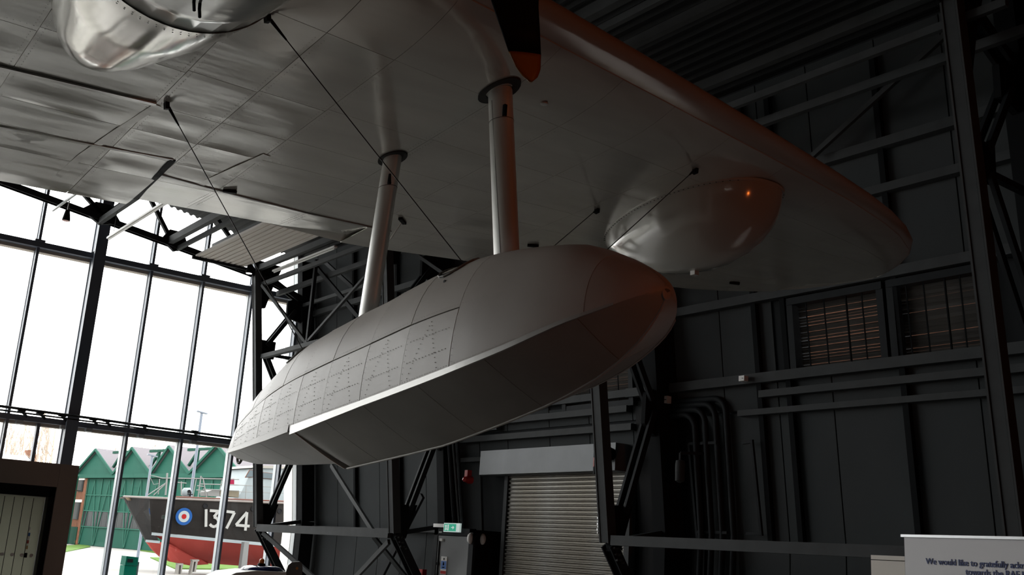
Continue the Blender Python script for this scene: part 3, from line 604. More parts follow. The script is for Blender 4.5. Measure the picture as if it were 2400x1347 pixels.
# small underside fittings
p = onX(1275, 242, 4.59); p = wing(4.59, s_at(4.59, 5.87), False, .006)
m_ = MB(); m_.lathe([(.03, 0), (.03, -.01), (.014, -.012)], p, 'z', 12); m_.build('drain_ring', M_STRIP, wing_o)
for (x, y) in ((3.33, 8.98), (9.59, 8.36), (6.63, 8.63)):
    p = wing(x, min(.97, s_at(x, y)), False, .01); m_ = MB(); m_.bar(p, (p[0]+.10, p[1]-.07, p[2]-.005), .035, .03, (0, 0, 1)); m_.build('vent_fitting', M_BLACK, wing_o)
p = wing(5.12, s_at(5.12, 8.74), False, 0); q1 = onX(915, 560, 5.12); q2 = onX(903, 548, 5.1)
m_ = MB(); m_.bar((p[0]-.07, p[1]-.06, p[2]-.012), (p[0]+.05, p[1]+.05, p[2]-.012), .04, .03, (0, 0, 1)); hk = m_.build('hook_bracket', M_BLACK, fb)
m_ = MB(); m_.tube([p, q1, q2], .008, 6); m_.build('hook_rod', M_STRIP, hk)

# nacelle
NX = 1.585
NY = [2.55, 2.75, 3.2, 4.0, 4.6, 5.1, 5.6, 6.0, 6.4, 6.75, 7.0, 7.15, 7.28, 7.34]
NR = [.54, .66, .74, .76, .75, .72, .66, .59, .49, .385, .28, .195, .105, .02]
def nac(y, a, k=1.0):
    r = lerp(y, NY, NR)*k; zc = lerp(y, [2.5, 5.0, 6.4, 7.47], [5.08, 5.06, 4.99, 4.86])
    return (NX+r*math.cos(a), y, zc+r*.98*math.sin(a))
m_ = MB(); yy = list(np.linspace(2.55, 5.45, 14)); m_.loft([[nac(y, 2*math.pi*k/36) for k in range(36)] for y in yy]); nc = m_.build('engine_nacelle', M_WING, fb, True)
m_ = MB(); yy = list(np.linspace(5.45, 7.0, 16))+list(np.linspace(7.05, 7.47, 10)); m_.loft([[nac(y, 2*math.pi*k/36, 1.0) for k in range(36)] for y in yy], True, False); m_.build('tail_fairing', M_POLISH, nc, True)
m_ = MB(); m_.tube([nac(5.45, a, 1.001) for a in np.linspace(R(180), R(360), 30)], .005, 6); m_.build('panel_joint', M_SEAM, nc, True)
m_ = MB(); m_.tube([nac(y, R(200), 1.01) for y in np.linspace(5.5, 7.1, 16)], .006, 5); m_.build('seam', M_SEAM, nc)
m_ = MB()
for k in range(44):
    a = R(182+4*k); rivet(m_, nac(5.52, min(a, R(358)), 1.005), (math.cos(a), 0, math.sin(a)), .007)
stuff(m_.build('rivets', M_STRIP, nc))
for a, y in ((R(268), 5.0), (R(272), 5.05)):
    p = nac(y, a, .98); m_ = MB(); m_.tube([p, (p[0], p[1]-.01, p[2]-.05), (p[0]+.02, p[1]+.03, p[2]-.07)], .009, 8); m_.build('drain_pipe', M_BLACK, nc)
# propeller
hub = Vector((NX, 2.35, 5.06))
m_ = MB(); m_.lathe([(.02, -.30), (.12, -.26), (.17, -.12), (.17, .1), (.12, .2)], hub, 'y', 18); pr = m_.build('propeller_hub', M_BLACK, fb, True)
def blade(ang):
    d = Vector((math.cos(ang), 0, math.sin(ang))); t_ = d.cross(Vector((0, 1, 0)))
    def sec(r):
        w_ = lerp(r, [.15, .3, .6, 1.0, 1.4, 1.70, 1.83, 1.93, 1.98, 2.005, 2.022], [.09, .11, .21, .27, .23, .17, .135, .105, .08, .05, .008])
        th = lerp(r, [.15, .5, 2], [.08, .05, .012]); tw = R(lerp(r, [.2, 1, 2], [60, 35, 20]))
        cdir = t_*math.cos(tw)-Vector((0, 1, 0))*math.sin(tw); nd = d.cross(cdir)
        off = lerp(r, [1.2, 1.72, 1.93, 2.02], [0, -.05, -.012, .006])
        return [hub+d*r+cdir*(w_/2*math.cos(a)+off)+nd*(th/2*math.sin(a)) for a in [2*math.pi*k/14 for k in range(14)]]
    m_ = MB(); m_.loft([sec(r) for r in np.linspace(.12, 1.93, 24)]); b = m_.build('propeller_blade', M_BLACK, pr, True)
    m_ = MB(); m_.loft([sec(r) for r in list(np.linspace(1.93, 1.99, 6))+[2.005, 2.015, 2.022]]); m_.build('blade_tip', M_YELLOW, pr, True, label='yellow painted blade tip')
tip = onY(1240, 200, 2.35); a0 = math.atan2(tip[2]-hub.z, tip[0]-hub.x)
for k in range(3): blade(a0+2*math.pi*k/3)

# radome
def rad(u, a, k=1.0, dz=0.0):
    f = (u**.42)*(1-u)**.72/.578 if 0 < u < 1 else 0
    y = 5.93+2.17*u; x = 7.36-.06*u+.66*f*k*math.cos(a); return (x, y, zl(x, y)-.80*f*k*abs(math.sin(a))**.9+.02-dz)
us = [0.0, .0005, .004, .012, .03, .06, .1, .15, .22, .3, .4, .5, .6, .7, .78, .85, .91, .96, .99, .999]
m_ = MB(); m_.loft([[rad(u, math.pi*k/28) for k in range(29)] for u in us], False); rd = m_.build('radome', M_RADOME, fb, True)
m_ = MB()
for sgn in (0, math.pi):
    pts = [rad(u, sgn, 1.0) for u in us]; out = [rad(u, sgn, 1.10) for u in us]
    m_.loft([[a, (a[0], a[1], a[2]-.03), (b[0], b[1], b[2]-.03), (b[0], b[1], b[2]-.01)] for a, b in zip(pts, out)], True)
m_.build('flange', M_WING, rd)
m_ = MB()
for u in np.linspace(.05, .97, 40):
    for sgn in (0, math.pi):
        p = rad(u, sgn, 1.05); rivet(m_, (p[0], p[1], p[2]-.031), (0, 0, -1), .009)
stuff(m_.build('bolts', M_BLACK, rd))
p = rad(.42, R(90)); m_ = MB(); m_.box((p[0]-.03, p[1]-.03, p[2]-.04), (p[0]+.03, p[1]+.03, p[2]+.02)); m_.build('drain_plug', M_STRIP, rd)

# wing float
XF = 4.2
FYs = [4.12, 4.2, 4.35, 4.6, 5.0, 5.5, 6.2, 7.0, 7.78, 8.4, 9.2, 9.6, 9.88]
FB = [.02, .16, .28, .39, .475, .52, .53, .53, .51, .46, .33, .23, .14]
FZC = [3.17, 3.115, 3.045, 2.965, 2.85, 2.755, 2.66, 2.57, 2.495, 2.445, 2.42, 2.425, 2.44]
KY = [4.12, 4.16, 4.24, 4.34, 4.5, 4.73, 5.07, 5.54, 6.26, 6.82, 7.72, 7.7201, 8.59, 9.5, 9.88]
KZ = [3.15, 3.08, 2.99, 2.90, 2.80, 2.70, 2.60, 2.505, 2.38, 2.325, 2.245, 2.285, 2.295, 2.33, 2.38]
DY = [4.12, 4.14, 4.19, 4.24, 4.35, 4.54, 4.74, 5.03, 5.39, 5.73, 6.09, 6.42, 6.82, 7.33, 8.18, 8.64, 9.29, 9.63, 9.82, 9.88]
DZ = [3.18, 3.21, 3.26, 3.30, 3.37, 3.47, 3.55, 3.60, 3.64, 3.655, 3.64, 3.60, 3.545, 3.48, 3.35, 3.22, 2.97, 2.80, 2.64, 2.54]
def smooth_tab(xs, ys):
    # monotone cubic through the measured stations
    xs = np.array(xs); ys = np.array(ys); d = np.diff(ys)/np.maximum(np.diff(xs), 1e-9); m = np.zeros(len(xs)); m[0], m[-1] = d[0], d[-1]
    for i in range(1, len(xs)-1): m[i] = 0 if d[i-1]*d[i] <= 0 else 2*d[i-1]*d[i]/(d[i-1]+d[i])
    def f(x):
        x = min(max(x, xs[0]), xs[-1]); i = min(max(int(np.searchsorted(xs, x))-1, 0), len(xs)-2); h = xs[i+1]-xs[i]; t = (x-xs[i])/h
        return float((1+2*t)*(1-t)**2*ys[i]+t*(1-t)**2*h*m[i]+t*t*(3-2*t)*ys[i+1]+t*t*(t-1)*h*m[i+1])
    return f
fb_, fzc_, fzd_ = smooth_tab(FYs, FB), smooth_tab(FYs, FZC), smooth_tab(DY, DZ)
def fzk_(y): return lerp(y, KY, KZ)
STEP = 7.75
def side(y, t, sg, off=0.0):          # t 0 at the chine, 1 on the deck centre line
    b, z0, z1 = fb_(y), fzc_(y), fzd_(y)
    th = t*math.pi/2; e = .78
    x = b*max(0, math.cos(th))**e; z = z0+(z1-z0)*math.sin(th)**.95
    nx, nz = math.cos(th), math.sin(th)
    return (XF-sg*(x+off*nx), y, z+off*nz)
def bottom(y, t, sg, off=0.0):        # t 0 at the keel, 1 at the chine
    b = fb_(y); zc, zk = fzc_(y), fzk_(y)
    if y > STEP: zc -= 0.0
    z = zk+(zc-zk)*(t**1.12)
    return (XF-sg*b*t, y, z-off)
ysf = [4.12, 4.14, 4.17, 4.2, 4.26, 4.34, 4.45, 4.6, 4.8, 5.05, 5.35, 5.7, 6.1, 6.5, 7, 7.4, 7.74, 7.76, 8.1, 8.5, 8.9, 9.3, 9.6, 9.78, 9.88]
def ring(y, off):
    r_ = [bottom(y, t, 1, off) for t in (0, .35, .7)]+[side(y, t, 1, off) for t in (0.0, .15, .3, .45, .6, .72, .84, .93)]
    return r_+[side(y, 1.0, 1, off)]+[(2*XF-p[0], p[1], p[2]) for p in reversed(r_[1:])]
m_ = MB(); m_.loft([ring(y, -.009) for y in ysf]); flo = m_.build('wing_float', M_SEAM, fb, angle=40)
def plate(fn, y0, y1, t0, t1, sg, mat, nu=5, nv=5, gap=.0022, lift=.0, dent=.005, name='skin_plate'):
    m_ = MB(); top = []; low = []; sd = random.random()*40
    for i in range(nu+1):
        for j in range(nv+1):
            u, v = i/nu, j/nv; y = y0+gap+(y1-y0-2*gap)*u; t = t0+(t1-t0)*v+(gap/.5)*((.5-v)*2 if t0 > 0 or j else 0)
            t = min(max(t, 0), 1)
            o_ = lift+dent*bulge(u, v)**.5*(noise.noise((y*2+sd, t*3, sd))-.25)
            top.append(fn(y, t, sg, o_)); low.append(fn(y, t, sg, -.006))
    n = nv+1; m_.add(top, [(i*n+j, i*n+j+1, (i+1)*n+j+1, (i+1)*n+j) for i in range(nu) for j in range(nv)])
    rim = [i*n for i in range(nu+1)]+[nu*n+j for j in range(1, n)]+[i*n+nv for i in range(nu-1, -1, -1)]+[j for j in range(nv-1, 0, -1)]
    o = len(m_.v); m_.v += [low[k] for k in rim]
    for q in range(len(rim)): m_.f.append((rim[q], rim[(q+1) % len(rim)], o+(q+1) % len(rim), o+q))
    return m_.build(name, mat, flo, angle=32)
stn = [4.46, 5.54, 6.11, 6.65, 7.22, 7.72, 8.15, 8.55, 8.95, 9.45, 9.88]
SEAM_T = .31
for sg in (1, -1):
    plate(side, 4.125, 4.46, 0, 1, sg, M_FLOAT, 9, 10, dent=.0, name='bow_plate')
    for k, (a, b) in enumerate(zip(stn, stn[1:])):
        if k == 0: plate(side, a, b, 0, 1, sg, M_FLOAT, 8, 12, dent=.003); continue
        plate(side, a, b, 0, SEAM_T, sg, M_FLOAT, 8 if k == 0 else 5, 6, lift=.001*(k % 2))
        plate(side, a, b, SEAM_T, 1, sg, M_FLOAT, 8 if k == 0 else 5, 8, lift=.0015*((k+1) % 2))
    bs = [4.125, 4.5, 5.2, 5.9, 6.6, 7.2, 7.745]
    for k, (a, b) in enumerate(zip(bs, bs[1:])): plate(bottom, a, b, 0, 1, sg, M_KEEL, 9 if k == 0 else 5, 6, dent=.004, name='bottom_plate')
    for a, b in ((7.76, 8.5), (8.5, 9.2), (9.2, 9.88)): plate(bottom, a, b, 0, 1, sg, M_KEEL, 5, 6, dent=.004, name='bottom_plate')
    # chine strip of bare metal, and the keel band
    m_ = MB(); seq = np.linspace(4.3, 7.76, 40)
    m_.loft([[side(y, 0, sg, .003), side(y, .022, sg, .003), (side(y, 0, sg, .008)[0], y, fzc_(y)-.006-.028*lerp(y, [6.6, 7.7], [0, 1])), bottom(y, .985, sg, .003)] for y in seq]); m_.build('chine_strip', M_FLOAT if sg < 0 else M_STRIP, flo)
    m_ = MB(); seq = np.linspace(7.8, 9.87, 22)
    m_.loft([[side(y, 0, sg, .003), side(y, .03, sg, .004), (side(y, 0, sg, .008)[0], y, fzc_(y)-.008), bottom(y, .98, sg, .002)] for y in seq]); m_.build('chine_strip', M_FLOAT, flo)
    m_ = MB(); y_ = STEP
    pf = [(XF-sg*fb_(y_)*t, fzk_(y_-.04)+(fzc_(y_)-fzk_(y_-.04))*t**1.12) for t in np.linspace(0, 1, 8)]
    m_.loft([[(x, y_-.01, z-.004), (x, y_+.01, z-.004), (x, y_+.01, z+.05), (x, y_-.01, z+.05)] for x, z in pf]); m_.build('step_edge', M_FLOAT, flo)
m_ = MB(); m_.loft([[(XF+.036*math.cos(q)*math.sin(a), 4.132-.009*math.sin(q), 3.155+.045*math.cos(q)*math.cos(a)) for a in [2*math.pi*k/16 for k in range(16)]] for q in np.linspace(0, R(89), 6)]); m_.build('bow_cap', M_FLOAT, flo, True)
m_ = MB(); m_.tube([(XF, y, fzk_(y)-.004) for y in list(np.linspace(4.13, 4.6, 12))+list(np.linspace(4.7, 7.7, 14))], .009, 6); m_.build('keel_strip', M_FLOAT, flo)
# rivets: seams, stiffener rows and the V shaped frames
m_ = MB()
def rrow(y0, t0, y1, t1, sp=.034, r=.0056):
    p0, p1 = V(side(y0, t0, 1)), V(side(y1, t1, 1)); n = max(2, int((p1-p0).length/sp))
    for k in range(n+1):
        f = k/n; y, t = y0+(y1-y0)*f, t0+(t1-t0)*f
        for sg in (1, -1):
            p = side(y, t, sg, .0022); th = t*math.pi/2; rivet(m_, p, (-sg*math.cos(th), 0, math.sin(th)), r)
for s_ in stn[1:-1]: rrow(s_-.02, .04, s_-.02, .95, .03, .004); 
rrow(5.0, SEAM_T+.02, 9.6, SEAM_T+.02, .03, .004); rrow(4.7, .03, 9.7, .03, .03, .004)
for a, b in zip(stn[1:-1], stn[2:-1]):
    w_ = b-a
    for t in (.11, .21): rrow(a+.06, t, b-.06, t, .035)
    rrow(a+w_*.25, .04, a+w_*.52, .28, .034); rrow(a+w_*.85, .04, a+w_*.52, .28, .034); rrow(a+.06, .5, b-.06, .5, .06, .003)
stuff(m_.build('rivets', M_FLOAT, flo))
# deck openings for the rigging, stern ring, small hole
for (y, lx, ly, t_) in ((5.97, .17, .17, .92), (8.42, .10, .14, .94)):
    m_ = MB(); ring_ = [side(y+ly*math.sin(a), min(1, max(.5, .80+.17*math.cos(a))), 1, .006) for a in [2*math.pi*k/16 for k in range(16)]]
    m_.prism(ring_, (0, 0, -.03)); m_.build('deck_opening', M_BLACK, flo)
    m_ = MB(); m_.tube(ring_+[ring_[0]], .008, 5); m_.build('opening_rim', M_SEAM, flo)
m_ = MB(); m_.lathe([(.012, 0), (.012, .006)], side(5.90, .56, 1, .003), 'x', 8); m_.build('drain_hole', M_BLACK, flo)
m_ = MB(); m_.tube([(XF, 9.90+.055*math.cos(a), 2.41+.06*math.sin(a)) for a in np.linspace(0, 2*math.pi, 17)], .014, 6); m_.build('mooring_ring', M_SEAM, flo, True)
# float struts
def strut(top, bot, ra, rb, name):
    top, bot = V(top), V(bot); 
    def sec(p, k=1): return [(p.x+rb*k*math.cos(a), p.y+ra*k*math.sin(a), p.z) for a in [2*math.pi*q/28 for q in range(28)]]
    m_ = MB(); d = bot-top
    m_.loft([sec(top+d*f) for f in (0.0, .12, .5, .99)]+[sec(bot)]); st = m_.build(name, M_STRUT, fb, angle=60)
    pj = top+d*.185
    m_ = MB(); m_.tube([(x, y, z) for x, y, z in sec(pj, 1.01)]+[sec(pj, 1.01)[0]], .003, 4); m_.build('collar_joint', M_SEAM, st)
    a = R(235); q = pj+Vector((rb*1.0*math.cos(a), ra*math.sin(a), .05)); m_ = MB(); m_.box(q-Vector((.012, .012, .045)), q+Vector((.012, .012, .045))); m_.build('inspection_slot', M_BLACK, st)
    return st
s1 = strut((4.2, 5.92, 5.02), (4.2, 5.67, 3.50), .115, .075, 'float_strut')
s2 = strut((4.2, 7.44, 4.90), (4.2, 7.62, 3.35), .105, .068, 'float_strut')
for (x, y), (a, b) in (((4.18, 5.90), (.22, .115)), ((4.2, 7.44), (.18, .10))):
    m_ = MB(); rg = lambda k, dz: [(x+b*k*math.cos(q), y+a*k*math.sin(q), wing(x+b*k*math.cos(q), s_at(x, y+a*k*math.sin(q)))[2]-dz) for q in [2*math.pi*j/24 for j in range(24)]]
    m_.loft([rg(1.0, .0), rg(1.0, .014), rg(.62, .012), rg(.6, -.03)]); m_.build('strut_socket', M_BOOT, fb)
m_ = MB(); m_.tube([(4.2-.07, 5.91, 4.9), (4.2-.07, 5.66, 3.6)], .006, 5); m_.build('strut_trim', M_SEAM, s1)
# bracing wires with turnbuckle forks
def wire(a, b, d0):
    a, b = V(a), V(b); d = (b-a).normalized()
    m_ = MB(); m_.tube([a, b], .0042, 6); w = m_.build('brace_wire', M_WIRE, fb)
    m_ = MB(); m_.bar(a+Vector((0, 0, .02)), a-Vector((0, 0, .035))+d*.02, .03, .05).tube([a+d*.04, a+d*.10, a+d*.2], [.013, .011, .006], 8); m_.build('turnbuckle', M_BLACK, w)
def wa(x, y): p = wing(x, s_at(x, y)); return p
wire(wa(2.32, 5.92), (4.06, 5.97, 3.60), 0); wire(wa(2.26, 7.53), (4.1, 8.44, 3.22), 0)
wire(wa(6.54, 6.11), onX(1362, 640, 4.45), 0); wire(wa(6.51, 7.38), onX(1212, 650, 4.4), 0)

# ------------------------------------------------------------------ banner, cabinet, tractor, seat, entrance
d7 = R(7.5); bdir = np.array([-math.sin(d7), -math.cos(d7), 0.0]); bn = np.array([-math.cos(d7), math.sin(d7), 0.0])
b0 = onZ(2119, 1255, 2.06)
t = thing('banner_stand', 'white roll up banner with navy lettering at the lower right', 'banner', (b0[0], b0[1], 0))
e0, e1 = b0, b0+bdir*2.0
m_ = MB(); m_.prism([(e0[0], e0[1], .1), (e1[0], e1[1], .1), (e1[0], e1[1], 2.05), (e0[0], e0[1], 2.05)], tuple(-bn*.006)); m_.build('print', M_BANNER, t)
m_ = MB(); m_.bar(tuple(e0-bdir*.03+np.array([0, 0, 0])), tuple(e1+bdir*.03), .025, .03, tuple(bn)); m_.build('top_rail', M_ALU, t)
m_ = MB(); m_.bar((e0[0], e0[1], .06), (e1[0], e1[1], .06), .12, .2, tuple(bn)); m_.build('base', M_ALU, t)
def on_banner(px, py): return survey(px, py, bn, float(bn@b0)+.004)
def ban_text(body, px, py, px2, py2, h):
    a = on_banner(px, py); me = text_mesh(body, h, M_NAVY, bold=.0012, depth=.001)
    put_m(me, 'lettering', t, frame_matrix(tuple(a), tuple(bdir), (0, 0, 1)))
ban_text('We would like to gratefully acknowledge', 2170, 1321, 0, 0, .0785)
ban_text('towards the RAF Museum', 2263, 1346, 0, 0, .0785)
c0 = survey(2041, 1300, bn, float(bn@b0)-.05)
t = thing('cream_cabinet', 'cream upright cabinet standing just left of the white banner', 'cabinet', (c0[0], c0[1], 0))
c1 = survey(2120, 1303, bn, float(bn@b0)-.05); cz = c0[2]
m_ = MB(); m_.prism([(c0[0], c0[1], 0), (c1[0], c1[1], 0), (c1[0], c1[1], cz-.05), (c0[0], c0[1], cz-.05)], tuple(-bn*.35)); m_.build('body', M_CREAM, t)
m_ = MB(); m_.prism([(c0[0], c0[1], cz-.042), (c1[0], c1[1], cz-.042), (c1[0], c1[1], cz), (c0[0], c0[1], cz)], tuple(-bn*.35)); m_.build('lid', M_CREAM, t)

TX, TY = 10.3, 22.5
t = thing('airfield_tractor', 'small white and dark blue tractor with an amber beacon at the glass wall', 'vehicle', (TX, TY, 0))
body_p = [(-1.0, .30), (-1.05, .75), (-.75, .90), (-.30, .96), (.42, .96), (.46, .30)]
m_ = MB(); m_.prism([(TX+a, TY-.55, z) for a, z in body_p], (0, 1.1, 0)); m_.build('body', M_WHITE, t)
rings = []
for h, k in ((.93, 1.0), (1.0, .95), (1.05, .82), (1.075, .6), (1.08, .2)):
    rings.append([(TX+.1+.5*k*math.cos(a), TY+.5*k*math.sin(a), h-.02) for a in [2*math.pi*q/24 for q in range(24)]])
m_ = MB(); m_.loft(rings); m_.build('cab_roof', material('dark_blue_gloss', (.012, .02, .09), .12, coat=.8), t, True)
m_ = MB(); m_.lathe([(.09, 0), (.09, .03), (.075, .06)], (TX+.02, TY-.1, 1.05), 'z', 12); bb = m_.build('beacon_base', M_BLACK, t)
m_ = MB(); m_.lathe([(.055, 0), (.055, .07), (.03, .10)], (TX+.02, TY-.1, 1.11), 'z', 12); m_.build('beacon', material('amber', (.85, .22, .03), .25, coat=.6), t, True)
for dx in (-.65, .35):
    for dy in (-.58, .46):
        m_ = MB(); m_.lathe([(.12, 0), (.30, .0), (.30, .12), (.12, .12)], (TX+dx, TY+dy, .3), 'y', 18); m_.build('wheel', M_BLACK, t, angle=40)
sx, sy = 11.08, 22.3
t = thing('moulded_seat', 'grey high backed moulded seat with a small round badge right of the tractor', 'seat', (sx, sy, 0))
sh = [(-.20, .55), (-.20, .95), (-.16, 1.10), (-.08, 1.17), (.12, 1.19), (.18, 1.15), (.20, 1.05), (.22, .55)]
m_ = MB(); m_.prism([(sx+a, sy, z) for a, z in sh], (.03, .12, 0)); m_.build('back', material('seat_grey', (.17, .165, .16), .4), t)
m_ = MB(); m_.box((sx-.24, sy-.42, .42), (sx+.26, sy+.1, .56)); m_.build('cushion', M_STEEL, t)
m_ = MB(); m_.lathe([(.16, 0), (.05, .03), (.04, .42)], (sx, sy-.15, 0), 'z', 12); m_.build('pedestal', M_BLACK, t)
m_ = MB(); m_.lathe([(.02, 0), (.032, 0), (.032, -.006), (.02, -.006)], (sx+.06, sy-.002, 1.04), 'y', 14); m_.build('badge', material('badge_orange', (.7, .25, .05), .4), t)

t = thing('entrance_lobby', 'brown clad entrance lobby with glass doors at the lower left of the glass wall', 'lobby', (4, 27, 0))
PY = 25.0
m_ = MB(); m_.box((6.43, PY, 0), (6.83, YG-.3, 2.98)); m_.build('pier', M_BROWN, t)
m_ = MB(); m_.box((1.2, PY, 2.47), (6.425, YG-.3, 2.98)); m_.build('fascia', M_BROWN, t)
m_ = MB(); m_.box((6.428, PY+.01, 2.47), (6.432, PY+.3, 2.98)); m_.build('joint', M_POST, t)
m_ = MB(); m_.box((1.2, PY, 0), (1.6, YG-.3, 2.47)); m_.build('pier', M_BROWN, t)
m_ = MB(); m_.box((1.6, PY+.06, 2.24), (6.43, PY+.5, 2.465)).box((6.30, PY+.06, 0), (6.43, PY+.5, 2.465)).box((1.6, PY+.06, 0), (1.72, PY+.5, 2.465)); m_.build('black_frame', M_BLACK, t)
m_ = MB(); m_.box((5.30, PY+.30, 0.02), (6.29, PY+.34, 2.24)); dr = m_.build('sliding_door', M_DOORGLASS, t)
m_ = MB(); m_.box((5.22, PY+.26, 0), (5.32, PY+.38, 2.24)); m_.build('stile', M_BLACK, t)
m_ = MB()
for k in range(5): m_.lathe([(.025, 0), (.04, 0), (.04, -.004), (.025, -.004)], (5.40+.2*k, PY+.295, .97), 'y', 14)
m_.build('manifestation_dots', M_WHITE, t)
m_ = MB(); m_.box((6.05, PY+.28, .92), (6.11, PY+.30, 1.02)); m_.build('push_button', M_BLACK, t)
for z, mt in ((1.50, M_WHITE), (1.38, M_BLUE), (1.30, M_WHITE), (1.22, material('label_red', (.5, .08, .06), .5)), (1.10, material('label_tan', (.6, .42, .2), .5))):
    m_ = MB(); m_.box((6.06, PY+.287, z), (6.10, PY+.296, z+.07)); m_.build('sticker', mt, t)
for k in range(4):
    m_ = MB(); x = 5.45+.2*k; m_.box((x-.006, PY+.292, .1), (x+.006, PY+.298, 2.2)); m_.build('glass_joint', M_POST, t)
m_ = MB(); m_.box((6.82, PY+.02, 2.42), (6.95, PY+.05, 2.44)); m_.build('hook', M_WHITE, t)

# ------------------------------------------------------------------ outdoors
M_PAVE = material('pale_paving', (.27, .265, .25), .85, var=.1, var_scale=.3)
m_ = MB(); m_.add([(-120, 29.7, -.03), (140, 29.7, -.03), (140, 260, -.03), (-120, 260, -.03)], [(0, 1, 2, 3)])
m_.add([(15.3, -20, -.03), (140, -20, -.03), (140, 29.7, -.03), (15.3, 29.7, -.03)], [(0, 1, 2, 3)])
struct(m_.build('ground', M_PAVE))
M_GRASS = material('lawn_green', (.075, .14, .026), .9, var=.35, var_scale=1.5)
def lawn(poly, label):
    m_ = MB(); m_.prism([(*onZ(px, py, 0)[:2], -.03) for px, py in poly], (0, 0, .05)); tag(m_.build('lawn', M_GRASS), label, 'lawn')
lawn([(150, 1278), (205, 1275), (212, 1281), (152, 1293)], 'small green lawn at the foot of the brick corner')
lawn([(318, 1283), (360, 1285), (370, 1296), (330, 1290)], 'strip of lawn behind the green bin below the bow')
lawn([(352, 1306), (740, 1312), (740, 1336), (410, 1332)], 'green lawn under the keel of the beached launch')
# green bin
bc = onY(305, 1310, 33); bx, by = bc[0], 33.0
t = thing('litter_bin', 'green litter bin on the bright paving left of the launch', 'bin', (bx, by, -.03))
m_ = MB(); m_.prism([(bx-.19, by-.2, -.03), (bx+.19, by-.2, -.03), (bx+.17, by-.2, .60), (bx-.2, by-.2, .60)], (0, .42, 0)); m_.build('body', material('bin_green', (.0, .10, .065), .35), t)
m_ = MB(); m_.prism([(bx-.2, by-.22, .61), (bx+.18, by-.22, .61), (bx+.17, by-.22, .86), (bx-.19, by-.22, .88)], (0, .46, 0)); hood = m_.build('hood', material('bin_green_dark', (.0, .075, .05), .4), t)
m_ = MB(); m_.box((bx-.15, by-.23, .70), (bx+.02, by-.215, .80)); m_.build('slot', M_BLACK, hood)
m_ = MB(); m_.box((bx+.2, by-.1, -.03), (bx+.26, by+.15, .72)); m_.build('side_post', material('bin_post', (.07, .08, .09), .5), t)

# launch on land
M_HULL = material('weathered_black_hull', (.012, .0105, .0098), .6, var=.35, var_scale=.8, col2=(.018, .016, .015))
M_HULL2 = material('weathered_bow_grey', (.026, .025, .025), .6, var=.3, var_scale=1.2)
M_RUST = material('red_bottom', (.40, .070, .058), .7, var=.2, var_scale=.7)
M_BOATW = material('launch_white', (.22, .25, .26), .5, var=.1)
BY = 44.0
lb = thing('rescue_launch', 'black and red launch numbered 1374 propped on land outside the glass', 'boat', (20, 46, 0))
def bp(px, py, y=BY): return onY(px, py, y)
# near side plating: sheer, knuckle and waterline lofted, the boat lies almost across the view
def hull_pt(x, lev):   # x along the boat from the stem at 14.98; lev 0 sheer .. 1 boot top .. 2 keel
    u = (x-14.98)
    sheer = 2.96+.040*u; wl = 1.55-.035*u+.0006*u*u; kl = lerp(u, [-.2, .6, 2.2, 5, 9, 16], [1.25, .85, .42, .36, .36, .36])
    return sheer, wl, kl
xs_ = [14.98+.55*k for k in range(30)]
def hx(u): return lerp(u, [0, 1, 3, 6, 10, 16], [0, 0, 0, 0, 0, 0])
rA, rB = [], []
for x in xs_:
    u = x-14.98; s_, w_, k_ = hull_pt(x, 0); flare = lerp(u, [0, 2, 6], [.55, .35, .12])
    rA.append([(x, BY, s_), (x+.22, BY+flare*.35, (s_+w_)/2), (x+.48, BY+flare, w_)])
    rB.append([(x+.48, BY+flare, w_), (x+.6+.5*math.exp(-u), BY+flare+lerp(u, [0, 3], [.6, 1.0]), (w_+k_)/2), (x+.9+1.2*math.exp(-u), BY+flare+lerp(u, [0, 3], [1.2, 2.6]), k_)])
m_ = MB(); m_.loft(rA, False); hl = m_.build('topside', M_HULL, lb, True)
m_ = MB(); m_.loft(rB, False); m_.build('underbody', M_RUST, lb, True)
m_ = MB(); m_.loft([[(p[2][0]-.0, p[2][1]-.03, p[2][2]+.07), (p[2][0], p[2][1]-.03, p[2][2]-.06)] for p in rA], False); m_.build('boot_top', M_BOATW, lb)
# far bow face turning away to the left of the stem, and its underbody
f0 = bp(290, 1163, 46.0); f1 = bp(343, 1267, 45.2); f2 = bp(372, 1269, 44.62)
m_ = MB(); m_.prism([rA[0][0], rA[0][1], tuple(bp(366, 1252, 44.6)), tuple(f2), tuple(f1), tuple(bp(316, 1213, 45.6)), tuple(f0)], (.02, .25, 0)); m_.build('bow_face', M_HULL2, lb)
m_ = MB(); m_.prism([tuple(f2), tuple(bp(425, 1280, 45.7)), tuple(bp(490, 1322, 46.6)), tuple(bp(446, 1325, 46.2)), tuple(bp(400, 1316, 45.5)), tuple(bp(378, 1306, 45.5)), tuple(bp(358, 1287, 45.4)), tuple(f1)], (.02, .25, 0)); m_.build('bow_underbody', M_RUST, lb)
m_ = MB(); m_.bar(tuple(bp(342, 1267, 45.1)), tuple(bp(374, 1270, 44.5)), .10, .05); m_.build('boot_top', M_BOATW, lb)
m_ = MB(); m_.prism([tuple(bp(px, py, 45.5)) for px, py in ((293, 1165), (334, 1168), (336, 1175), (299, 1172))], (0, .04, 0)); m_.build('scuff_patch', material('worn_scuff', (.16, .12, .08), .7), lb)
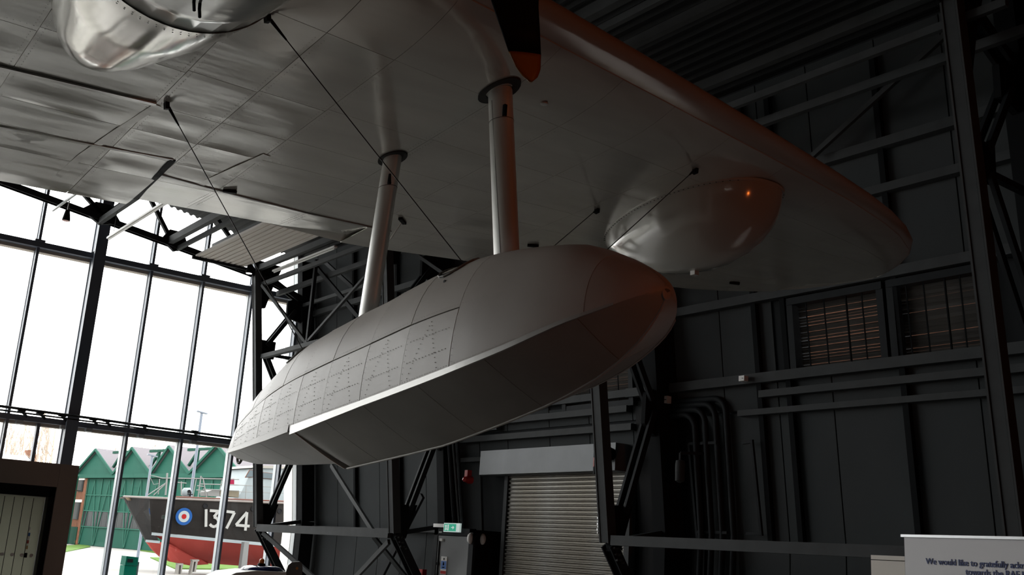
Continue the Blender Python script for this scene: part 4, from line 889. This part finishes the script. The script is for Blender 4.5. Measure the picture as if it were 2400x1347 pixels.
# deck, rubbing strake
m_ = MB(); n_ = len(xs_); m_.add([p[0] for p in rA]+[(p[0][0], BY+4.2, p[0][2]) for p in reversed(rA)]+[f0], [tuple(range(2*n_+1))]); m_.build('deck', material('deck_grey', (.14, .13, .12), .7), lb)
m_ = MB(); m_.tube([f0]+[(p[0][0], BY-.04, p[0][2]+.02) for p in rA], .045, 6); m_.build('rubbing_strake', material('strake', (.17, .15, .14), .6), lb)
m_ = MB(); m_.tube([(p[0][0], BY-.02, p[0][2]+.10) for p in rA[2:]], .03, 6); m_.build('toe_rail', material('toe_red', (.12, .055, .045), .6), lb)
# hull number and roundel
def hull_at(px, py): return onY(px, py, BY-.03)
m_ = MB()
def stroke(pts, w_=.115):
    P = [(hull_at(*p)[0], BY-.035, hull_at(*p)[2]) for p in pts]
    for a, b in zip(P, P[1:]):
        q_ = .003*len(m_.v)/8; m_.bar((a[0], a[1]-q_, a[2]), (b[0], b[1]-q_, b[2]), w_, .02)
stroke([(483, 1193), (482.5, 1234)])
stroke([(491.5, 1196), (512, 1197.5), (501, 1211), (508, 1214), (512, 1221), (510, 1229), (503, 1234), (496, 1233), (491, 1228)])
stroke([(526, 1197.5), (549, 1200.5), (530, 1238)])
stroke([(578, 1200), (552, 1230), (584, 1232.5)]); stroke([(578, 1200), (574, 1243)])
m_.build('hull_number', material('number_white', (.24, .24, .23), .6), lb)
cR = hull_at(431, 1210)
for r_, mt, dy in ((.355, material('roundel_blue', (.010, .048, .16), .6), 0), (.235, M_BOATW, .006), (.105, material('roundel_red', (.2, .01, .01), .6), .012)):
    m_ = MB(); m_.lathe([(r_, -.02-dy), (r_, 0)], (cR[0], BY-.02, cR[2]), 'y', 28); m_.build('roundel_ring', mt, lb)
m_ = MB(); m_.prism([tuple(bp(px, py, 44.2)) for px, py in ((349, 1190), (353, 1196), (354.5, 1209), (351, 1203))], (0, .02, 0)); m_.build('roundel_sliver', material('roundel_blue_b', (.010, .048, .16), .6), lb)
for px, py in ((482, 1185), (594, 1192), (656, 1197)):
    c = hull_at(px, py); m_ = MB(); m_.lathe([(.11, 0), (.11, -.03), (.085, -.03), (.08, -.01)], (c[0], BY, c[2]), 'y', 14); m_.build('porthole', M_BLACK, lb)
# wheelhouse
wh = [(556, 1172), (572, 1140), (592, 1098), (606, 1093), (700, 1096), (720, 1180)]
m_ = MB(); m_.prism([tuple(bp(px, py, 45.0)) for px, py in wh], (0, 2.6, 0)); whs = m_.build('wheelhouse', M_BOATW, lb)
m_ = MB(); m_.prism([tuple(bp(px, py, 44.9)) for px, py in ((588, 1096), (600, 1090), (700, 1093), (700, 1099))], (0, 2.8, 0)); m_.build('wheelhouse_roof', material('roof_cream', (.23, .22, .20), .5), lb)
M_WOOD = material('varnished_wood', (.12, .05, .03), .5); M_DKGL = material('launch_window', (.08, .10, .11), .1)
for poly in ([(574, 1119), (585, 1100), (597, 1101), (593, 1118)], [(614, 1106), (643, 1109), (642, 1123), (614, 1121)], [(665, 1112), (676, 1113), (672, 1128), (663, 1126)]):
    c = [bp(px, py, 44.96) for px, py in poly]; m_ = MB(); m_.prism([tuple(p) for p in c], (0, .04, 0)); fr = m_.build('window_frame', M_WOOD, whs)
    ce = sum(c)/4; m_ = MB(); m_.prism([tuple(ce+(p-ce)*.86+np.array([0, -.03, 0])) for p in c], (0, .02, 0)); m_.build('window_pane', M_DKGL, whs)
M_RAIL = material('rail_metal', (.17, .17, .165), .5)
def rail(pts, r=.022, y=44.6, name='rail', mat=M_RAIL):
    m_ = MB(); m_.tube([tuple(bp(px, py, y)) for px, py in pts], r, 6); m_.build(name, mat, lb)
rail([(343, 1155), (352, 1113), (380, 1120), (460, 1121), (560, 1123)]); rail([(346, 1160), (391, 1130), (391, 1120)]); rail([(360, 1160), (392, 1129)]); rail([(392, 1108), (388, 1160)], .04)
rail([(353, 1120), (360, 1135), (372, 1133), (375, 1122)], .012); rail([(371, 1158), (374, 1122)], .02); rail([(452, 1165), (460, 1122)]); rail([(464, 1165), (471, 1115), (476, 1122), (484, 1165)], .03); rail([(460, 1148), (482, 1150)]); rail([(462, 1138), (480, 1140)])
rail([(425, 1160), (425, 1128)], .03); rail([(415, 1130), (437, 1132)], .02); rail([(470, 1134), (560, 1136)]); rail([(475, 1146), (560, 1150)]); rail([(520, 1125), (515, 1150)]); rail([(556, 1136), (640, 1141), (690, 1142)], .015, 44.3); rail([(575, 1170), (577, 1136)], .015, 44.3); rail([(610, 1170), (612, 1138)], .015, 44.3); rail([(645, 1172), (646, 1140)], .015, 44.3); rail([(560, 1152), (690, 1156)], .012, 44.3)
m_ = MB(); c = bp(437, 1154, 44.9); m_.lathe([(.10, -.2), (.20, -.12), (.22, .12), (.1, .2)], c, 'x', 14); m_.build('anchor_winch', M_BOATW, lb, True)
m_ = MB(); m_.lathe([(.07, 0), (.07, .04)], (c[0]+.02, c[1]-.25, c[2]+.05), 'y', 12); m_.build('winch_hole', M_BLACK, lb)
m_ = MB(); c = bp(446, 1158, 44.7); m_.bar((c[0]-.12, c[1], c[2]), (c[0]+.12, c[1], c[2]), .04, .04).bar((c[0], c[1], c[2]-.12), (c[0], c[1], c[2]+.12), .05, .05); m_.build('bollard', M_BLACK, lb)
m_ = MB(); a, b = bp(517, 1147, 44.7), bp(559, 1165, 44.7); m_.box((a[0], 44.7, b[2]), (b[0], 45.6, a[2])); m_.build('deck_box', material('deck_box_tan', (.15, .13, .095), .6), lb)
m_ = MB(); m_.prism([tuple(bp(px, py, 44.7)) for px, py in ((486, 1152), (500, 1147), (515, 1149), (515, 1163), (488, 1162))], (0, .9, 0)); m_.build('deck_locker', M_RAIL, lb)
m_ = MB(); m_.prism([tuple(bp(px, py, 45.2)) for px, py in ((537, 1121), (549, 1121), (549, 1136), (537, 1136))], (0, .03, 0)); m_.build('flag', material('flag_red', (.19, .01, .035), .7), lb)
# cradle and trestles
def leg_post(poly, y, label, mat, depth=.3):
    m_ = MB(); m_.prism([tuple(bp(px, py, y)) for px, py in poly], (0, depth, 0)); return m_
t = thing('cradle_post', 'tall grey steel cradle post propping the red bottom of the launch', 'prop', (19.5, 43.7, 0))
leg_post([(573, 1270), (584, 1270), (577, 1346), (563, 1346)], 43.7, '', M_RAIL).build('post', material('cradle_grey', (.14, .14, .14), .6), t)
m_ = MB(); a = bp(570, 1346, 43.7); m_.box((a[0]-.8, 43.4, -.02), (a[0]+.9, 44.4, .12)); m_.build('foot', material('cradle_foot', (.11, .11, .11), .7), t)
for poly, lbx in (([(416, 1320), (430, 1320), (430, 1323), (428, 1323), (426, 1345), (423, 1345), (425, 1324), (420, 1324), (418, 1345), (414, 1345), (417, 1323)], 'low pale trestle under the forefoot of the launch'),
                  ([(450, 1311), (467, 1311), (467, 1315), (464, 1315), (459, 1340), (455, 1340), (459, 1316), (455, 1316), (450, 1346), (446, 1346), (452, 1315)], 'taller pale trestle right of the forefoot trestle')):
    m_ = leg_post(poly, 44.6, '', M_RAIL, .25); tag(m_.build('trestle', material('trestle_pale', (.19, .18, .165), .7)), lbx, 'trestle', 'trestles under the launch')

# lamp posts
for (px, py0, py1, y, lbx, r_) in ((473, 967, 1180, 52, 'tall dark lamp post rising behind the launch foredeck', .075), (357, 1068, 1165, 60, 'shorter dark lamp post in front of the green hangar', .07)):
    a = onY(px, py0, y); t = thing('lamp_post', lbx, 'lamp post', (a[0], y, 0), 'lamp posts outside')
    m_ = MB(); m_.tube([(a[0], y, -.03), (a[0], y, a[2])], [r_*1.2, r_], 8); m_.build('mast', M_MULL, t)
    m_ = MB(); m_.bar((a[0]-.28, y, a[2]+.06), (a[0]+.28, y, a[2]-.02), .06, .2); m_.build('lantern', M_MULL, t)

# green gabled hangar
G0, G1 = onZ(187, 1113, 6.5), onZ(576, 1110, 6.5)
gd = np.array([G1[0]-G0[0], G1[1]-G0[1], 0]); GL = float(np.linalg.norm(gd)); gd /= GL; gn = np.array([gd[1], -gd[0], 0])   # gn points toward the hall side
if gn[0] > 0: gn = -gn
def onG(px, py, off=0.0): return survey(px, py, gn, float(gn@G0)+off)
def gu(px, py=1110): return float((onG(px, py)-G0)@gd)
def gp(u, z, off=0.0): p = G0+gd*u+gn*off; return (p[0], p[1], z)
M_GRN = material('green_boards', (.014, .070, .050), .6, var=.1, var_scale=.5); M_GRN_D = material('green_trim', (.008, .045, .03), .6); M_ROOF = material('slate_roof', (.13, .12, .13), .7)
M_BRK = material('orange_brick', (.17, .08, .05), .8, var=.3, var_scale=4)
gh = thing('green_hangar', 'green boarded hangar with a row of gables and brick end behind the launch', 'building', tuple(gp(GL/2, 0)))
m_ = MB(); m_.prism([gp(0.5, 0), gp(GL, 0), gp(GL, 6.5), gp(.5, 6.5)], tuple(-gn*14)); m_.build('front_wall', M_GRN_D, gh)
ends = [gu(px) for px in (187, 278, 366, 457, 576)]; tops = [gu(px, 1057) for px in (237, 322, 408, 520)]
for k in range(4):
    a, b, c = ends[k], ends[k+1], tops[k]
    m_ = MB(); m_.prism([gp(a, 6.5, .3), gp(b, 6.5, .3), gp(c, 8.75, .3)], tuple(-gn*.3)); m_.build('gable', M_GRN, gh)
    for s_, e_ in ((a, c), (b, c)):
        m_ = MB(); m_.prism([gp(s_, 6.45, .55), gp(e_, 8.82, .55), gp(e_, 8.98, .55), gp(s_, 6.62, .55)], tuple(-gn*16)); m_.build('roof_slope', M_ROOF, gh)
        m_ = MB(); m_.bar(gp(s_, 6.52, .58), gp(e_, 8.85, .58), .22, .12, tuple(gn)); m_.build('barge_board', M_GRN, gh)
    if k:
        u = a+.2; m_ = MB(); m_.bar(gp(u-1.6, 8.55, .1), gp(u+2.2, 8.6, .1), .22, .2, tuple(gn)).bar(gp(u, 8.5, .1), gp(u, 6.6, .1), .2, .2, tuple(gn)).bar(gp(u-1.5, 6.9, .1), gp(u, 8.4, .1), .2, .2, tuple(gn)); m_.build('valley_truss', M_GRN_D, gh)
m_ = MB(); m_.bar(gp(0, 6.35, .4), gp(GL, 6.35, .4), .35, .3, tuple(gn)); m_.build('eaves_beam', M_GRN, gh)
b0_, b1_ = gu(196), gu(214)
u = b1_
dw = (GL-b1_)/9.0
M_PANE = material('hangar_window', (.02, .024, .024), .2)
for k in range(9):
    a, b = b1_+dw*k, b1_+dw*(k+1)
    m_ = MB(); m_.prism([gp(a+.04, 0, .15), gp(b-.04, 0, .15), gp(b-.04, 6.15, .15), gp(a+.04, 6.15, .15)], tuple(-gn*.15)); d = m_.build('door_leaf', M_GRN, gh)
    for q in range(3):
        c0_, c1_ = a+.12+(dw-.24)*q/3, a+.08+(dw-.24)*(q+1)/3
        m_ = MB(); m_.prism([gp(c0_, 1.75, .19), gp(c1_, 1.75, .19), gp(c1_, 3.1, .19), gp(c0_, 3.1, .19)], tuple(-gn*.04)); m_.build('window_light', M_PANE, d)
    m_ = MB()
    for p_, q_ in (((a+.1, .1), ((a+b)/2, 6)), ((b-.1, .1), ((a+b)/2, 6)), ((a+.05, 4.6), (b-.05, 4.6)), ((a+.05, 3.15), (b-.05, 3.15)), ((a+.05, 1.7), (b-.05, 1.7)), ((a+.05, .1), (a+.05, 6.1))):
        m_.bar(gp(p_[0], p_[1], .22), gp(q_[0], q_[1], .22), .07, .05, tuple(gn))
    m_.build('brace_rods', material('green_rods', (.03, .11, .08), .6) if k == 0 else bpy.data.materials['green_rods'], d)
m_ = MB(); m_.prism([gp(b0_-1.2, 0, .3), gp(b1_, 0, .3), gp(b1_, 6.2, .3), gp(b0_-1.2, 6.2, .3)], tuple(-gn*8)); bw = m_.build('brick_end', M_BRK, gh)
bm_ = (b0_+b1_)/2-.3; bwid = (b1_-b0_)*.33
for z0_, z1_ in ((2.3, 3.9), (4.9, 6.0)):
    m_ = MB(); m_.prism([gp(bm_-bwid, z0_, .36), gp(bm_+bwid, z0_, .36), gp(bm_+bwid, z1_, .36), gp(bm_-bwid, z1_, .36)], tuple(-gn*.06)); m_.build('window', M_PANE, bw)
    m_ = MB(); m_.prism([gp(bm_-bwid*1.3, z1_, .4), gp(bm_+bwid*1.3, z1_, .4), gp(bm_+bwid*1.3, z1_+.25, .4), gp(bm_-bwid*1.3, z1_+.25, .4)], tuple(-gn*.1)); m_.build('lintel', M_JAMB, bw)
m_ = MB(); m_.prism([gp(bm_-bwid*1.2, 0, .38), gp(bm_+bwid*1.4, 0, .38), gp(bm_+bwid*1.4, 1.6, .38), gp(bm_-bwid*1.2, 1.6, .38)], tuple(-gn*.06)); m_.build('side_door', M_GRN_D, bw)
for px in (181, 190):
    a = onG(px, 1200); m_ = MB(); u_ = float((a-G0)@gd); m_.bar(gp(u_, 0, .9), gp(u_, 6.3, .9), .22, .2, tuple(gn)); m_.build('drain_pipe', M_GRN_D, gh)

# far white roofed house, brick wall behind the entrance, bare trees
wr = [tuple(onY(px, py, 95)) for px, py in ((-40, 1100), (90, 1100), (62, 1067), (-40, 1063))]
t = thing('distant_house', 'white roofed house with a brick chimney beyond the entrance', 'house', (wr[0][0], 95, 0))
m_ = MB(); m_.prism(wr, (0, 8, 0)); m_.build('roof', M_JAMB, t)
m_ = MB(); m_.prism([tuple(onY(px, py, 94.9)) for px, py in ((70, 1072), (66, 1054), (84, 1054), (86, 1082))], (0, 1.2, 0)); m_.build('chimney', M_BRK, t)
m_ = MB(); m_.prism([(wr[0][0], 95.2, 0), (wr[1][0], 95.2, 0), (wr[1][0], 95.2, wr[1][2]), (wr[0][0], 95.2, wr[0][2])], (0, 7, 0)); m_.build('walls', M_BRK, t)
t = thing('brick_wall', 'red brick wall seen through the entrance doors', 'wall', (2, 40, 0))
wl_ = onY(18, 1200, 40)[0]
m_ = MB(); m_.box((wl_-6, 40, -.03), (wl_, 40.3, 3.4)); m_.build('brickwork', material('deep_brick', (.10, .032, .02), .85, var=.4, var_scale=5, stretch=(1, 1, 3)), t)
m_ = MB(); m_.box((wl_-6, 39.95, 1.2), (wl_, 40, 1.3)); m_.build('string_course', M_BEIGE, t)
M_TWIG = material('bare_twigs', (.40, .33, .27), .9)
def tree(px, ytop, ybase, Y_, label, upright, seed):
    rnd = random.Random(seed); top = onY(px, ytop, Y_); base = onY(px, ybase, Y_); H = top[2]
    t = thing('bare_tree', label, 'tree', (top[0], Y_, 0), 'bare trees beyond the glass')
    m_ = MB(); m_.tube([(top[0], Y_, -.03), (top[0]+.1, Y_, H*.5), (top[0], Y_, H)], [.16, .10, .03], 6); m_.build('trunk', M_TWIG, t)
    m_ = MB()
    def grow(p, d, L, r, lev):
        q = p+d*L; m_.tube([p, p+d*L*.5+Vector((rnd.uniform(-.05, .05)*L, 0, 0)), q], [r, r*.8, r*.5], 4, False)
        if lev:
            for _ in range(4):
                nd = (d+Vector((rnd.uniform(-1, 1), rnd.uniform(-.6, .6), rnd.uniform(.1, 1)))*(.28 if upright else .6)).normalized(); grow(p+d*L*rnd.uniform(.35, .95), nd, L*rnd.uniform(.45, .7), r*.6, lev-1)
    for k in range(20):
        z = H*(.15+.75*k/20); a = rnd.uniform(0, 6.28); sp = .35 if upright else .9
        grow(Vector((top[0], Y_, z)), Vector((math.cos(a)*sp, math.sin(a)*sp, 1)).normalized(), H*.20, .035, 2)
    stuff(m_.build('twigs', M_TWIG, t))
tl = [(40, 1010, 1110, 110, 'pale bare poplar nearest the left edge, above the entrance lobby', 1), (75, 1018, 1110, 112, 'pale bare poplar second from the left edge', 1), (97, 1012, 1110, 115, 'bare poplar directly left of the slim mullion above the lobby', 1), (133, 985, 1110, 80, 'larger spreading bare tree right of the slim mullion, beside the big column', 0),
      (300, 1030, 1110, 130, 'faint bare tree behind the second green gable', 0), (345, 1022, 1110, 132, 'faint bare tree between the second and third gables', 0), (385, 1030, 1110, 134, 'faint bare tree behind the third green gable', 0)]
tl += [(20, 1020, 1110, 118, 'faint poplar at the very left edge behind the white roof', 1), (58, 1012, 1110, 120, 'slender poplar between the two leftmost pale poplars', 1), (118, 1008, 1110, 118, 'slender poplar just right of the slim mullion', 1), (262, 1036, 1110, 136, 'faint bare tree behind the first green gable', 0)]
for k, (px, yt, yb, Y_, lbx, upr) in enumerate(tl): tree(px, yt, yb, Y_, lbx, upr, 11+k)

for nm in ('rescue_launch', 'green_hangar', 'litter_bin', 'lawn', 'cradle_post', 'trestle', 'distant_house', 'brick_wall', 'brick_building', 'bare_tree', 'ground'):
    for o in scene.objects:
        if o.name.split('.')[0] == nm:
            for q in [o]+list(o.children_recursive):
                for m in (q.data.materials if q.type == 'MESH' else []): m.node_tree.nodes['Principled BSDF'].inputs['Specular IOR Level'].default_value = 0.06
for o in list(scene.objects):
    if '_base' in o: del o['_base']
